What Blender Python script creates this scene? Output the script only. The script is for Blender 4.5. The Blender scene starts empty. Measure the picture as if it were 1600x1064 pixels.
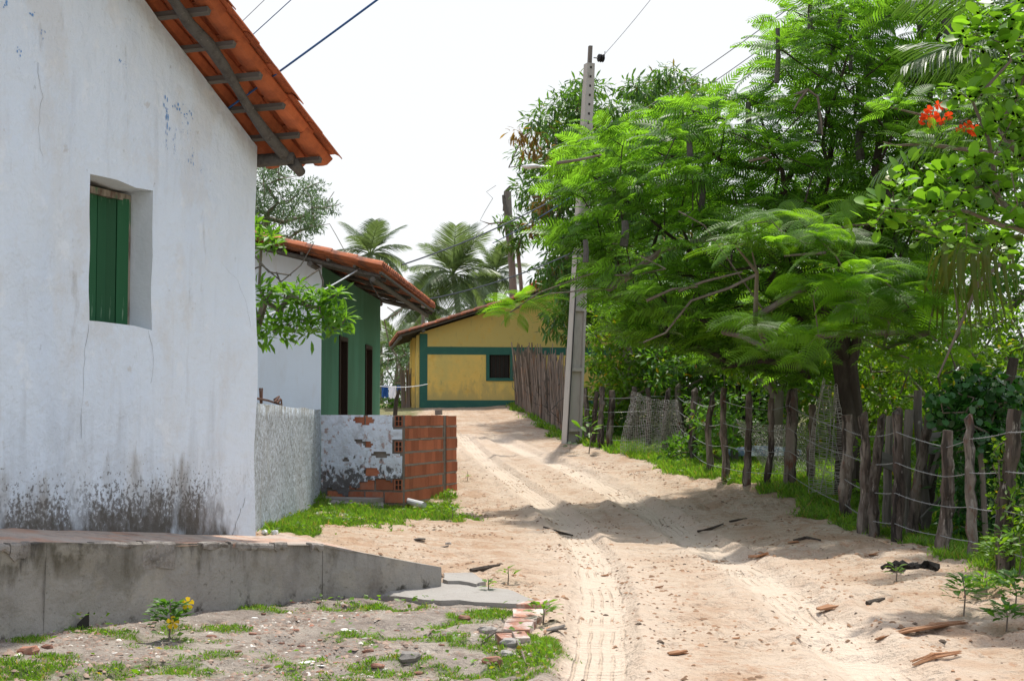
import bpy, math, random
import numpy as np
from mathutils import Vector, Matrix
rnd = random.Random(7)
rng = np.random.default_rng(7)
R = math.radians
S = bpy.context.scene
COL = S.collection

# ------------------------------------------------------------------ camera
CZ = 1.4                       # height of the lens
F = 2222.0                     # focal length in photo pixels (50 mm on 36 mm)
PITCH = math.atan(118 / F)
cam = bpy.data.cameras.new('camera')
cam.lens = 50; cam.sensor_width = 36; cam.clip_start = 0.05; cam.clip_end = 3000
camo = bpy.data.objects.new('camera', cam); COL.objects.link(camo)
camo.location = (0, 0, CZ); camo.rotation_euler = (R(90) + PITCH, 0, 0)
S.camera = camo

# ------------------------------------------------------------------ light
SUN_EL, SUN_AZ = 67.0, 15.6     # azimuth: degrees right of the view direction
w = bpy.data.worlds.new('World'); S.world = w; w.use_nodes = True
nt = w.node_tree; nt.nodes.clear()
N = nt.nodes.new; L = nt.links.new
wo = N('ShaderNodeOutputWorld')
sky = N('ShaderNodeTexSky'); sky.sky_type = 'NISHITA'; sky.sun_disc = False
sky.sun_elevation = R(SUN_EL); sky.sun_rotation = R(SUN_AZ)
sky.air_density = 1.2; sky.dust_density = 2.5; sky.ozone_density = 1.5
bg1 = N('ShaderNodeBackground'); bg1.inputs[1].default_value = 0.15
L(sky.outputs[0], bg1.inputs[0])
bg2 = N('ShaderNodeBackground'); bg2.inputs[0].default_value = (0.97, 0.985, 1.0, 1); bg2.inputs[1].default_value = 0.585
tc = N('ShaderNodeTexCoord'); sp = N('ShaderNodeSeparateXYZ'); L(tc.outputs['Generated'], sp.inputs[0])
nz = N('ShaderNodeTexNoise'); nz.inputs['Scale'].default_value = 1.7; nz.inputs['Detail'].default_value = 5
L(tc.outputs['Generated'], nz.inputs['Vector'])
mr = N('ShaderNodeMapRange'); mr.inputs[1].default_value = 0.36; mr.inputs[2].default_value = 0.66
mr.inputs[3].default_value = 0.25; mr.inputs[4].default_value = 0.95; L(nz.outputs[0], mr.inputs[0])
hz = N('ShaderNodeMapRange'); hz.inputs[1].default_value = 0.30; hz.inputs[2].default_value = 0.75
hz.inputs[3].default_value = 0.95; hz.inputs[4].default_value = 0.0; L(sp.outputs[2], hz.inputs[0])
mx = N('ShaderNodeMath'); mx.operation = 'MAXIMUM'; L(mr.outputs[0], mx.inputs[0]); L(hz.outputs[0], mx.inputs[1])
ms = N('ShaderNodeMixShader'); L(mx.outputs[0], ms.inputs[0]); L(bg1.outputs[0], ms.inputs[1]); L(bg2.outputs[0], ms.inputs[2])
L(ms.outputs[0], wo.inputs[0])

sl = bpy.data.lights.new('sun', 'SUN'); sl.energy = 2.9; sl.angle = R(1.6); sl.color = (1.0, 0.95, 0.86)
so = bpy.data.objects.new('sun', sl); COL.objects.link(so)
sd = Vector((math.sin(R(SUN_AZ)) * math.cos(R(SUN_EL)), math.cos(R(SUN_AZ)) * math.cos(R(SUN_EL)), math.sin(R(SUN_EL))))
so.rotation_euler = sd.to_track_quat('Z', 'Y').to_euler(); so.location = (0, 0, 60)

S.view_settings.view_transform = 'Standard'; S.view_settings.look = 'None'
S.view_settings.gamma = 1; S.view_settings.use_curve_mapping = False
S.view_settings.exposure = 0.80
S.render.engine = 'CYCLES'
S.cycles.max_bounces = 8; S.cycles.transparent_max_bounces = 6; S.cycles.diffuse_bounces = 5; S.cycles.transmission_bounces = 5

# ------------------------------------------------------------------ picture -> place
CA, SA = math.cos(PITCH), math.sin(PITCH)
def P(px, py, Y):
    a = (px - 800) / F; b = (532 - py) / F
    dy = CA - b * SA; dz = SA + b * CA
    return np.array((a / dy * Y, Y, CZ + dz / dy * Y))

# ------------------------------------------------------------------ noise
def _h(ix, iy, s):
    n = (ix.astype(np.int64) * 374761393 + iy.astype(np.int64) * 668265263 + s * 974634777) & 0xffffffff
    n = ((n ^ (n >> 13)) * 1274126177) & 0xffffffff
    return ((n ^ (n >> 16)) & 0xffff) / 65535.0
def vn(x, y, s=0):
    x = np.asarray(x, float); y = np.asarray(y, float)
    ix = np.floor(x); iy = np.floor(y); fx = x - ix; fy = y - iy
    fx = fx * fx * (3 - 2 * fx); fy = fy * fy * (3 - 2 * fy)
    a = _h(ix, iy, s); b = _h(ix + 1, iy, s); c = _h(ix, iy + 1, s); d = _h(ix + 1, iy + 1, s)
    return (a + (b - a) * fx) * (1 - fy) + (c + (d - c) * fx) * fy
def fbm(x, y, s=0, o=4):
    r = 0; a = .5; t = 0
    for k in range(o):
        r = r + a * vn(x * 2 ** k, y * 2 ** k, s + k); t += a; a *= .5
    return r / t
def sstep(a, b, x):
    t = np.clip((x - a) / (b - a), 0, 1); return t * t * (3 - 2 * t)

# ------------------------------------------------------------------ terrain
cp = [P(*a) for a in [(0,1000,7.6),(505,935,9.8),(688,920,10.4),(632,797,20),(713,762,22.4),(397,832,13.2),(500,771,20.3),
      (1567,893,11.9),(1516,875,12.9),(1470,862,13.8),(1400,846,15.4),(1323,811,17.6),(1234,760,20.7),(1132,750,21.8),
      (1107,741,23),(1084,723,26),(893,693,31.5),(940,700,29.5),(805,640,41),(660,637,42),(760,637,42),(870,637,42),
      (870,1064,6.95),(1300,1064,7.0),(1590,1064,7.1),(200,1064,6.8),(900,850,14.6),(1050,800,18.5)]]
cp = [(p[0], p[1], p[2]) for p in cp]
cp += [(0,0,-.05),(9,0,-.1),(-9,0,.05),(10,14,.1),(9,22,.45),(10,32,1.0),(9,44,1.6),(-8,16,.25),(-9,24,.35),(-9,36,1.1),(-6,44,1.5),
       (0,54,1.85),(12,56,2.0),(-12,56,1.9),(0,-12,-.1),(14,-12,-.1),(-14,-12,0),(-2.6,30,.85)]
cp = np.array(cp)
def _k(r2): return 0.5 * r2 * np.log(r2 + 1e-9)
_n = len(cp); _A = np.zeros((_n + 3, _n + 3))
_d2 = ((cp[:, None, :2] - cp[None, :, :2]) ** 2).sum(-1)
_A[:_n, :_n] = _k(_d2) + np.eye(_n) * 0.6; _A[:_n, _n] = 1; _A[:_n, _n + 1:] = cp[:, :2]; _A[_n:, :_n] = _A[:_n, _n:].T
_W = np.linalg.solve(_A, np.concatenate([cp[:, 2], np.zeros(3)]))
def hbase(x, y):
    x = np.asarray(x, float); y = np.asarray(y, float)
    xc = np.clip(x, -14, 14); yc = np.clip(y, -12, 56)
    r = _W[_n] + _W[_n + 1] * xc + _W[_n + 2] * yc
    for i in range(_n):
        r = r + _W[i] * _k((xc - cp[i, 0]) ** 2 + (yc - cp[i, 1]) ** 2)
    return r
def ray(px, py, hf, y0=4., y1=90.):
    a = (px - 800) / F; b = (532 - py) / F
    dy = CA - b * SA; dz = SA + b * CA
    Y = np.geomspace(y0, y1, 500); z = CZ + dz / dy * Y; g = hf(a / dy * Y, Y) - z
    i = np.argmax(g > 0)
    if g[i] <= 0: i = len(Y) - 1
    t = 0 if i == 0 else g[i - 1] / (g[i - 1] - g[i])
    yy = Y[max(i - 1, 0)] + t * (Y[i] - Y[max(i - 1, 0)])
    return np.array((a / dy * yy, yy, hf(a / dy * yy, yy)))
def curve(pts, n=120):
    q = np.array([ray(a, b, hbase)[:2] for a, b in pts])
    # Catmull-Rom
    out = []
    for i in range(len(q) - 1):
        p0 = q[max(i - 1, 0)]; p1 = q[i]; p2 = q[i + 1]; p3 = q[min(i + 2, len(q) - 1)]
        for t in np.linspace(0, 1, 8, endpoint=False):
            out.append(.5 * (2 * p1 + (p2 - p0) * t + (2 * p0 - 5 * p1 + 4 * p2 - p3) * t * t + (3 * p1 - p0 - 3 * p2 + p3) * t ** 3))
    out.append(q[-1]); return np.array(out)
rutL = curve([(925,1200),(930,1064),(938,980),(936,905),(905,840),(862,795),(800,748),(748,708),(722,680)])
rutR = curve([(1530,1150),(1400,1064),(1295,980),(1205,910),(1120,862),(1045,815),(960,767),(880,727),(820,705),(775,682)])
def near_curve(x, y, c):
    best = np.full(x.shape, 1e9); lat = np.zeros(x.shape); al = np.zeros(x.shape); s = 0
    for i in range(len(c) - 1):
        a = c[i]; d = c[i + 1] - a; l = math.hypot(*d)
        if l < 1e-6: continue
        u = d / l
        t = np.clip((x - a[0]) * u[0] + (y - a[1]) * u[1], 0, l)
        dx = x - a[0] - t * u[0]; dy = y - a[1] - t * u[1]; dd = dx * dx + dy * dy
        m = dd < best
        best = np.where(m, dd, best); lat = np.where(m, np.sqrt(dd) * np.sign(dx * u[1] - dy * u[0]), lat); al = np.where(m, s + t, al)
        s += l
    return lat, al
FY = np.array([5, 9, 11.9, 15.4, 17.6, 20.7, 21.8, 23, 26, 29.5, 31.5, 34, 41])
FX = np.array([4.3, 4.25, 4.12, 4.15, 4.1, 4.02, 3.3, 3.15, 3.2, 1.95, 1.55, 1.3, .3])
def fence_x(y): return np.interp(y, FY, FX)
SY = np.array([0, 6.9, 8.6, 10.0, 10.9]); SX = np.array([.1, .15, .1, -.15, -.9])
def soil_mask(x, y):
    b = np.interp(y, SY, SX) + (fbm(x * 2, y * 2, 5) - .5) * .5
    return sstep(.12, -.12, x - b) * sstep(11.3, 10.6, y)
def rough(x, y):
    right = sstep(-.1, .6, x - np.interp(y, [5, 8, 12, 16, 20, 30], [2.6, 2.3, 2.15, 2.1, 1.7, .9]))
    amp = .014 + .028 * right * sstep(19, 14, y)
    return (fbm(x * 1.6, y * .9, 11) - .5) * 2 * amp + (fbm(x * 7, y * 6, 21, 3) - .5) * (.022 + .03 * right) + (fbm(x * 22, y * 20, 27, 2) - .5) * .012
def hfull(x, y):
    x = np.asarray(x, float); y = np.asarray(y, float)
    sh = x.shape; x1 = x.reshape(-1); y1 = y.reshape(-1)
    r = hbase(x1, y1)
    m = (np.abs(x1) < 12) & (y1 > 2) & (y1 < 50)
    if m.any():
        xm, ym = x1[m], y1[m]; e = rough(xm, ym)
        damp = np.ones_like(e)
        for c, dp, wd in ((rutL, .055, .19), (rutR, .06, .24)):
            la, al = near_curve(xm, ym, c); q = np.abs(la) / wd
            e = e * (1 - .7 * np.exp(-(q * .9) ** 4)) - dp * np.exp(-(q) ** 4) + .028 * np.exp(-((q - 1.35) / .3) ** 2) * (0.4 + fbm(xm * 3, ym * 3, 31, 2))
        # low bank along the right-hand fence
        e = e + .07 * sstep(1.6, .6, np.abs(xm - fence_x(ym)) ) * (.3 + fbm(xm * 1.3, ym * 1.3, 40, 2))
        bp = fbm(xm * 4.5, ym * 3.5, 44, 2); e = e - .035 * sstep(.55, .70, bp) * sstep(.25, .45, np.abs(near_curve(xm, ym, rutL)[0])) * sstep(30, 22, ym)
        r[m] += e
    return r.reshape(sh)
def G(px, py): return ray(px, py, hfull)
def gz(x, y): return float(hfull(np.array([x]), np.array([y]))[0])

# grass: ellipses given by where they lie in the photo
GR = []
for px, py, rx, ry, d in [(440,825,.55,1.1,1),(500,812,.9,1.5,1),(560,800,1.0,1.2,1),(620,806,.9,1.0,.9),(670,795,.5,.9,.9),(690,775,.25,.8,.8),
        (600,946,.55,.32,.9),(520,942,.35,.25,.9),(750,962,.34,.25,1),(700,972,.3,.2,.8),(620,998,.45,.35,.85),(640,1040,.5,.35,.8),(760,1010,.4,.35,.9),
        (825,1020,.16,.5,1),(840,965,.13,.3,1),(800,1050,.3,.3,.9),(700,1050,.35,.3,.7),(30,1040,.3,.35,1),(60,1000,.2,.15,.9),(150,985,.35,.15,.8),(250,1010,.3,.15,.7),
        (300,1000,.25,.15,.8),(310,980,.3,.14,.8),(230,995,.25,.12,.7),(270,1045,.35,.25,.75),(380,1025,.4,.2,.65),(160,1050,.3,.2,.6),(470,1040,.4,.3,.6),(420,950,.25,.12,.8),(485,945,.25,.14,.9),
        (550,1060,.4,.25,.7),(1530,925,.35,.35,.6),(160,836,.18,.2,0),(800,930,.15,.12,.35),(1010,1000,.02,.02,0)]:
    g = ray(px, py, hbase); GR.append((g[0], g[1], rx, ry, d))
def grass_mask(x, y):
    n = fbm(x * 3.1, y * 2.2, 50, 3)
    n2 = fbm(x * 9, y * 6, 53, 3)
    m = np.zeros_like(x)
    for gx, gy, rx, ry, d in GR:
        if d: m = np.maximum(m, d * sstep(1.1, .45, np.sqrt(((x - gx) / rx) ** 2 + ((y - gy) / ry) ** 2) + (n - .5) * 1.9))
    fx = fence_x(y)
    wdt = np.interp(y, [6, 10, 13, 17, 20, 23, 27, 32, 36, 42], [.2, .2, .4, .5, .7, .75, .75, .65, .55, .5])
    st = sstep(0, .35, x - fx + wdt + (n - .5) * .9) * sstep(44, 42.5, y)
    m = np.maximum(m, st * .95)
    m = np.maximum(m, .9 * sstep(-2.3, -2.8, x) * sstep(12, 13, y) * sstep(46, 44, y))
    m = np.maximum(m, .9 * sstep(41.6, 42.0, y + n * .4) * sstep(-2.2, -2.6, x + n))
    m = np.maximum(m, sstep(44, 46, y))
    return np.clip(m * sstep(.42, .66, n2 + np.where(y < 11.3, m * .2, m * .35)), 0, 1)

# ------------------------------------------------------------------ materials
def mat(name, base, layers=(), rough=.9, spec=.25, bump=(), rand=0., island=0., trans=None, metal=0., coord='Object', tint=None, objtint=None):
    """layers: (scale, stretch_z, lo, hi, colour, amount, z0, z1): noise patches, limited to heights z0..z1 (object space) when given"""
    m = bpy.data.materials.new(name); m.use_nodes = True; t = m.node_tree; t.nodes.clear()
    n = t.nodes.new; l = t.links.new
    out = n('ShaderNodeOutputMaterial'); pr = n('ShaderNodeBsdfPrincipled')
    pr.inputs['Roughness'].default_value = rough; pr.inputs['Specular IOR Level'].default_value = spec; pr.inputs['Metallic'].default_value = metal
    c = n('ShaderNodeTexCoord'); co = c.outputs[coord]
    rgb = n('ShaderNodeRGB'); rgb.outputs[0].default_value = (*base, 1); cur = rgb.outputs[0]
    sep = n('ShaderNodeSeparateXYZ'); l(co, sep.inputs[0])
    def vec(st):
        if st == 1: return co
        mp = n('ShaderNodeMapping'); mp.inputs['Scale'].default_value = (1, 1, st) if not isinstance(st, tuple) else st
        l(co, mp.inputs[0]); return mp.outputs[0]
    for k, ly in enumerate(layers):
        sc, st, lo, hi, colr, amt = ly[:6]
        nn = n('ShaderNodeTexNoise'); nn.inputs['Scale'].default_value = sc; nn.inputs['Detail'].default_value = 7; nn.inputs['Roughness'].default_value = .62
        l(vec(st), nn.inputs['Vector'])
        fac = nn.outputs[0]
        if len(ly) > 6:
            z0, z1 = ly[6], ly[7]
            g = n('ShaderNodeMapRange'); g.inputs[1].default_value = z0; g.inputs[2].default_value = z1; g.inputs[3].default_value = .32; g.inputs[4].default_value = -.12
            g.clamp = False if False else True
            l(sep.outputs[ly[8] if len(ly) > 8 else 2], g.inputs[0])
            ad = n('ShaderNodeMath'); ad.operation = 'ADD'; l(fac, ad.inputs[0]); l(g.outputs[0], ad.inputs[1]); fac = ad.outputs[0]
        r = n('ShaderNodeMapRange'); r.inputs[1].default_value = lo; r.inputs[2].default_value = hi; r.inputs[4].default_value = amt
        l(fac, r.inputs[0])
        mi = n('ShaderNodeMix'); mi.data_type = 'RGBA'; l(r.outputs[0], mi.inputs[0]); l(cur, mi.inputs[6]); mi.inputs[7].default_value = (*colr, 1)
        cur = mi.outputs[2]
    if rand or island:
        if rand: q = n('ShaderNodeObjectInfo').outputs['Random']; amt = rand
        else: q = n('ShaderNodeNewGeometry').outputs['Random Per Island']; amt = island
        r = n('ShaderNodeMapRange'); r.inputs[3].default_value = 1 - amt; r.inputs[4].default_value = 1 + amt; l(q, r.inputs[0])
        h = n('ShaderNodeHueSaturation'); l(r.outputs[0], h.inputs['Value']); l(cur, h.inputs['Color'])
        if tint:
            mi = n('ShaderNodeMix'); mi.data_type = 'RGBA'
            r2 = n('ShaderNodeMapRange'); r2.inputs[1].default_value = tint[1]; r2.inputs[2].default_value = tint[1] + .06; 
            wn = n('ShaderNodeTexWhiteNoise'); wn.noise_dimensions = '1D'; l(q, wn.inputs['W']); l(wn.outputs['Value'], r2.inputs[0])
            l(r2.outputs[0], mi.inputs[0]); l(h.outputs[0], mi.inputs[6]); mi.inputs[7].default_value = (*tint[0], 1); cur = mi.outputs[2]
        else: cur = h.outputs[0]
    l(cur, pr.inputs['Base Color'])
    prev = None
    for sc, st, strength, dist in bump:
        nn = n('ShaderNodeTexNoise'); nn.inputs['Scale'].default_value = sc; nn.inputs['Detail'].default_value = 6; nn.inputs['Roughness'].default_value = .6
        l(vec(st), nn.inputs['Vector'])
        b = n('ShaderNodeBump'); b.inputs['Strength'].default_value = strength; b.inputs['Distance'].default_value = dist
        l(nn.outputs[0], b.inputs['Height'])
        if prev: l(prev, b.inputs['Normal'])
        prev = b.outputs[0]
    if prev: l(prev, pr.inputs['Normal'])
    if trans:
        tr = n('ShaderNodeBsdfTranslucent'); mi = n('ShaderNodeMix'); mi.data_type = 'RGBA'; mi.blend_type = 'MULTIPLY'; mi.inputs[0].default_value = 1
        l(cur, mi.inputs[6]); mi.inputs[7].default_value = (*trans[1], 1)
        l(mi.outputs[2], tr.inputs[0]); x = n('ShaderNodeMixShader'); x.inputs[0].default_value = trans[0]
        l(pr.outputs[0], x.inputs[1]); l(tr.outputs[0], x.inputs[2]); l(x.outputs[0], out.inputs[0])
    else: l(pr.outputs[0], out.inputs[0])
    return m
def leafmat(name, c, v=.28, t=.45, tc_=(2.2, 2.0, .8), rough=.45, spec=.35, tint=None, obj=False):
    return mat(name, c, rough=rough, spec=spec, trans=(t, tc_), tint=tint, **({'rand': v} if obj else {'island': v}))
M = {}
M['plaster'] = mat('limewash_plaster', (.67, .755, .86), [
    (1.1, .35, .42, .75, (.57, .66, .79), .7), (2.3, .25, .52, .8, (.66, .67, .66), .55), (9, .12, .56, .72, (.52, .57, .64), .45),
    (26, 1, .66, .74, (.42, .44, .46), .6), (3.5, 1, .58, .64, (.74, .80, .87), .6), (1.7, .7, .52, .60, (.60, .62, .64), .5), (5, 1, .66, .70, (.46, .44, .42), .5),
    (5.5, .30, .50, .72, (.26, .24, .21), .85, .5, 1.22), (4.2, .10, .60, .74, (.40, .44, .49), .32, .6, 2.0), (17, .6, .55, .70, (.09, .085, .07), .9, .45, 1.08), (40, 1, .60, .68, (.10, .09, .08), .8, .55, 1.25),
    (2.5, .6, .42, .60, (.67, .755, .86), .8, .25, -.9, 0)],
    bump=[(1.6, 1, .8, .09), (6, .5, .5, .03), (14, 1, .4, .014), (70, 1, .35, .005)])
M['plaster2'] = mat('whitewashed_wall', (.66, .75, .87), [(1.3, .5, .45, .7, (.60, .66, .74), .8), (6, .2, .55, .75, (.55, .57, .6), .5)], bump=[(8, 1, .3, .02)])
M['reveal'] = mat('reveal_plaster', (.66, .72, .78), [(5, .3, .5, .7, (.50, .49, .47), .6)], bump=[(9, 1, .5, .02)])
M['splatter'] = mat('splatter_render', (.62, .70, .80), [(26, .6, .47, .58, (.24, .26, .28), .85), (60, .8, .52, .62, (.15, .15, .15), .8), (45, .8, .58, .64, (.80, .86, .92), .8), (3, .2, .55, .7, (.36, .36, .33), .4), (9, .12, .56, .68, (.22, .20, .15), .7, 1.75, 1.2)],
    bump=[(30, .5, 1, .05), (85, 1, .8, .02)])
M['green_shutter'] = mat('green_shutter_paint', (.012, .085, .032), [(6, .08, .5, .75, (.02, .12, .05), .8), (30, .1, .62, .70, (.16, .26, .17), .7), (14, .2, .64, .70, (.006, .03, .014), .8)], rough=.55, bump=[(30, .05, .3, .004)], rand=.2)
M['wood_grey'] = mat('weathered_grey_wood', (.16, .145, .13), [(9, .12, .45, .7, (.08, .07, .062), .8), (30, .1, .6, .75, (.30, .27, .24), .7)], bump=[(30, .08, .8, .01)], rand=.3)
M['batten'] = mat('grey_batten_wood', (.15, .14, .125), [(12, (1, .08, 1), .45, .7, (.08, .07, .06), .8)], bump=[(40, (1, .08, 1), .6, .006)], rand=.3)
M['pole_wood'] = mat('dark_log_wood', (.10, .095, .088), [(14, 1, .5, .7, (.05, .045, .04), .8), (50, 1, .6, .7, (.24, .22, .20), .6)], bump=[(25, 1, .8, .015)])
M['tile'] = mat('terracotta_tile', (.46, .135, .055), [(7, 1, .45, .62, (.30, .085, .04), .8), (3, 1, .52, .66, (.16, .07, .05), .6), (22, 1, .6, .75, (.62, .26, .13), .5), (16, 1, .68, .78, (.2, .07, .04), .6)], bump=[(40, 1, .3, .004)], rand=.22, rough=.8)
M['tile_old'] = mat('weathered_roof_tile', (.44, .15, .075), [(5, 1, .46, .60, (.17, .09, .07), .85), (14, 1, .6, .75, (.55, .27, .17), .6)], bump=[(30, 1, .4, .006)], rand=.3, rough=.9)
M['brick'] = mat('hollow_clay_brick', (.40, .145, .08), [(3.5, 1, .50, .64, (.30, .19, .14), .6), (9, 1, .45, .7, (.34, .095, .05), .7), (20, .4, .58, .72, (.20, .10, .07), .7), (35, 1, .62, .72, (.55, .25, .16), .6)], bump=[(30, 1, .4, .006)], rand=.25)
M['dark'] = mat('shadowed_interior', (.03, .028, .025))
M['mortar'] = mat('cement_mortar', (.24, .21, .185), [(20, 1, .5, .7, (.14, .12, .10), .8)], bump=[(40, 1, .8, .015)])
M['peeling'] = mat('peeling_whitewash', (.66, .72, .82), [(5, 1, .5, .66, (.46, .48, .52), .8), (11, 1, .56, .64, (.34, .20, .16), .8), (16, .8, .54, .64, (.08, .07, .065), .9, .2, .95), (3.2, 1, .62, .68, (.20, .18, .17), .45)], bump=[(12, 1, .8, .03), (50, 1, .5, .008)])
M['concrete'] = mat('grey_cement_render', (.29, .275, .25), [(2.2, 1, .50, .60, (.17, .155, .125), .75, 1.0, .25), (7, .25, .50, .64, (.10, .088, .065), .85, .78, .36), (3.5, 1, .52, .60, (.36, .33, .28), .6), (25, 1, .60, .68, (.13, .12, .10), .7), (1.8, .5, .45, .65, (.22, .205, .19), .8), (6, .2, .54, .7, (.17, .155, .14), .7), (3, .6, .5, .72, (.35, .32, .28), .6), (12, .3, .60, .74, (.055, .05, .045), .85, .95, .42), (9, .8, .62, .72, (.05, .045, .035), .9, -.02, .35)], bump=[(4, 1, .7, .05), (14, 1, .5, .02), (60, 1, .45, .008)])
M['lip'] = mat('crumbling_mortar_edge', (.30, .275, .25), [(6, 1, .48, .6, (.13, .115, .10), .85), (15, 1, .62, .72, (.45, .22, .14), .7), (12, 1, .6, .7, (.42, .40, .37), .6)], bump=[(15, 1, .9, .03), (60, 1, .5, .008)])
M['paving'] = mat('worn_terrace_top', (.40, .33, .28), [(3, 1, .46, .6, (.44, .24, .16), .7), (8, 1, .52, .66, (.18, .14, .12), .8), (2, 1, .52, .7, (.46, .43, .40), .6)], bump=[(12, 1, .8, .03), (60, 1, .5, .01)])
M['slab'] = mat('broken_cement_slab', (.30, .285, .265), [(5, 1, .45, .65, (.28, .26, .24), .8), (14, 1, .6, .72, (.16, .14, .12), .6)], bump=[(12, 1, .6, .02), (60, 1, .5, .006)])
M['green_wall'] = mat('green_wall_paint', (.055, .18, .11), [(1.1, .4, .45, .6, (.075, .24, .16), .85), (6, .2, .55, .72, (.06, .12, .09), .5)], rough=.8, bump=[(10, 1, .3, .01)])
M['yellow_wall'] = mat('yellow_wall_paint', (.80, .55, .15), [(.9, .8, .42, .58, (.60, .49, .17), .8), (1.1, .6, .50, .62, (.50, .40, .14), .7, 3.6, 3.0), (4, 1, .55, .7, (.64, .36, .06), .5), (9, .4, .58, .70, (.30, .26, .12), .6), (3, .5, .50, .64, (.36, .30, .15), .45, 1.6, 2.6)], rough=.85, bump=[(8, 1, .3, .01)])
M['green_band'] = mat('green_band_paint', (.035, .125, .10), [(5, 1, .5, .7, (.05, .16, .11), .7)], rough=.8)
M['door'] = mat('dark_wood_door', (.028, .016, .012), [(10, .1, .5, .7, (.05, .03, .02), .7)], rough=.6)
M['pylon'] = mat('utility_pole_concrete', (.42, .40, .37), [(4, .3, .5, .7, (.29, .275, .25), .8), (16, .2, .58, .72, (.50, .48, .45), .6), (8, .3, .64, .72, (.16, .13, .10), .6)], bump=[(30, 1, .4, .008)])
M['bark'] = mat('fence_post_bark', (.10, .078, .065), [(5, .35, .47, .60, (.25, .215, .185), .85), (12, .14, .50, .60, (.032, .026, .022), .95), (5, .5, .60, .68, (.14, .055, .035), .8), (22, .25, .60, .68, (.34, .31, .28), .8)], bump=[(16, .15, 1, .04), (50, .3, .7, .012)], rand=.3)
M['bark_dark'] = mat('dark_tree_bark', (.05, .040, .032), [(10, .3, .5, .65, (.085, .07, .055), .8)], bump=[(18, .3, .9, .03)])
M['bark_pale'] = mat('pale_twig_bark', (.17, .14, .115), [(10, .3, .5, .65, (.26, .23, .2), .7)], bump=[(18, .3, .9, .02)])
M['stick'] = mat('dry_stick', (.19, .15, .125), [(2.5, 1, .55, .65, (.34, .17, .09), .6), (6, .1, .45, .65, (.26, .21, .18), .8), (25, .1, .6, .7, (.06, .05, .04), .7)], bump=[(40, .1, .8, .01)], rand=.45)
M['wire'] = mat('galvanised_wire', (.30, .31, .32), rough=.5, metal=.3)
M['blue_cable'] = mat('blue_cable_sheath', (.025, .09, .25), rough=.5)
M['black_cable'] = mat('dark_cable_sheath', (.06, .07, .09), rough=.6)
M['pale_cable'] = mat('pale_cable_sheath', (.55, .58, .62), rough=.6)
M['thin_cable'] = mat('thin_steel_cable', (.30, .33, .38), rough=.6)
M['black'] = mat('black_rubber', (.02, .02, .022), rough=.5)
M['lamp'] = mat('lamp_housing', (.6, .62, .63), rough=.4)
M['rust'] = mat('rusty_rebar', (.10, .05, .035), rough=.9)
M['net'] = mat('old_fishing_net', (.34, .33, .30), rough=.95)
M['husk'] = mat('dry_palm_husk', (.31, .17, .095), [(20, (.1, 1, 1), .45, .65, (.25, .11, .05), .8)], bump=[(60, (.1, 1, 1), .9, .01)], rand=.3)
M['shard'] = mat('brick_shard', (.27, .13, .09), [(15, 1, .5, .7, (.26, .18, .14), .8)], bump=[(40, 1, .6, .01)], rand=.4)
M['stone'] = mat('grey_stone', (.30, .28, .26), [(15, 1, .5, .7, (.20, .18, .16), .8)], bump=[(30, 1, .8, .01)], rand=.35)
M['chip'] = mat('white_chip', (.72, .70, .67), rough=.8, rand=.15)
M['litter'] = mat('white_litter', (.82, .84, .86), rough=.6)
M['cloth_blue'] = mat('blue_cloth', (.03, .10, .30), trans=(.3, (1, 1, 1)))
M['cloth_white'] = mat('white_cloth', (.75, .76, .82), trans=(.3, (1, 1, 1)))
M['pvc'] = mat('grey_plastic_pipe', (.55, .56, .57), rough=.45)
M['petal_y'] = mat('yellow_petal', (.80, .55, .03), trans=(.4, (1, 1, 1)))
M['petal_r'] = mat('orange_red_petal', (.75, .07, .015), trans=(.45, (1.3, 1.2, 1)))
M['ash'] = mat('charred_debris', (.028, .025, .023), bump=[(30, 1, 1, .03)])
M['plank'] = mat('old_grey_plank', (.20, .19, .175), [(9, (.08, 1, 1), .45, .7, (.11, .10, .09), .8)], bump=[(30, (.08, 1, 1), .6, .01)], rand=.25)
# leaves
M['lf_flam'] = leafmat('poinciana_frond', (.075, .180, .022), .5, .58, (2.5, 2.2, .9))
M['lf_flam_o'] = leafmat('poinciana_frond_single', (.085, .20, .018), .38, .55, (2.7, 2.3, .8), obj=True)
M['lf_mango'] = leafmat('mango_leaf', (.06, .145, .026), .4, .35, (2.2, 2.0, .8), rough=.4, tint=((.20, .13, .03), .95))
M['lf_dry'] = leafmat('browning_leaf', (.17, .11, .035), .5, .4)
M['lf_shrub'] = leafmat('bright_shrub_leaf', (.09, .19, .014), .4, .5, (2.0, 1.8, .7), tint=((.30, .22, .02), .94))
M['lf_mid'] = leafmat('mid_green_leaf', (.055, .145, .018), .45, .45, (2.3, 2.0, .8), tint=((.26, .15, .02), .95))
M['lf_broad'] = leafmat('glossy_oval_leaf', (.095, .22, .022), .35, .5, (2.2, 2.0, .7), rough=.42, spec=.4, tint=((.36, .12, .01), .975))
M['lf_broad_o'] = leafmat('glossy_oval_leaf_single', (.10, .23, .024), .35, .5, (2.2, 2.0, .7), rough=.42, spec=.4, tint=((.36, .12, .01), .975), obj=True)
M['lf_vine'] = leafmat('dark_vine_leaf', (.028, .105, .022), .4, .35, rough=.35, spec=.5)
M['lf_palm'] = leafmat('palm_leaflet', (.085, .13, .055), .4, .4, (2.0, 1.9, 1.1), rough=.4, spec=.5)
M['lf_palm_near'] = leafmat('near_palm_leaflet', (.045, .105, .028), .3, .4, (2.4, 2.0, .9), rough=.4)
M['lf_grey'] = leafmat('grey_green_leaf', (.07, .125, .06), .35, .35, (1.6, 1.6, 1.1))
M['lf_frangi'] = leafmat('bright_lance_leaf', (.10, .24, .025), .3, .45, (1.9, 1.7, .6), obj=True)
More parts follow.
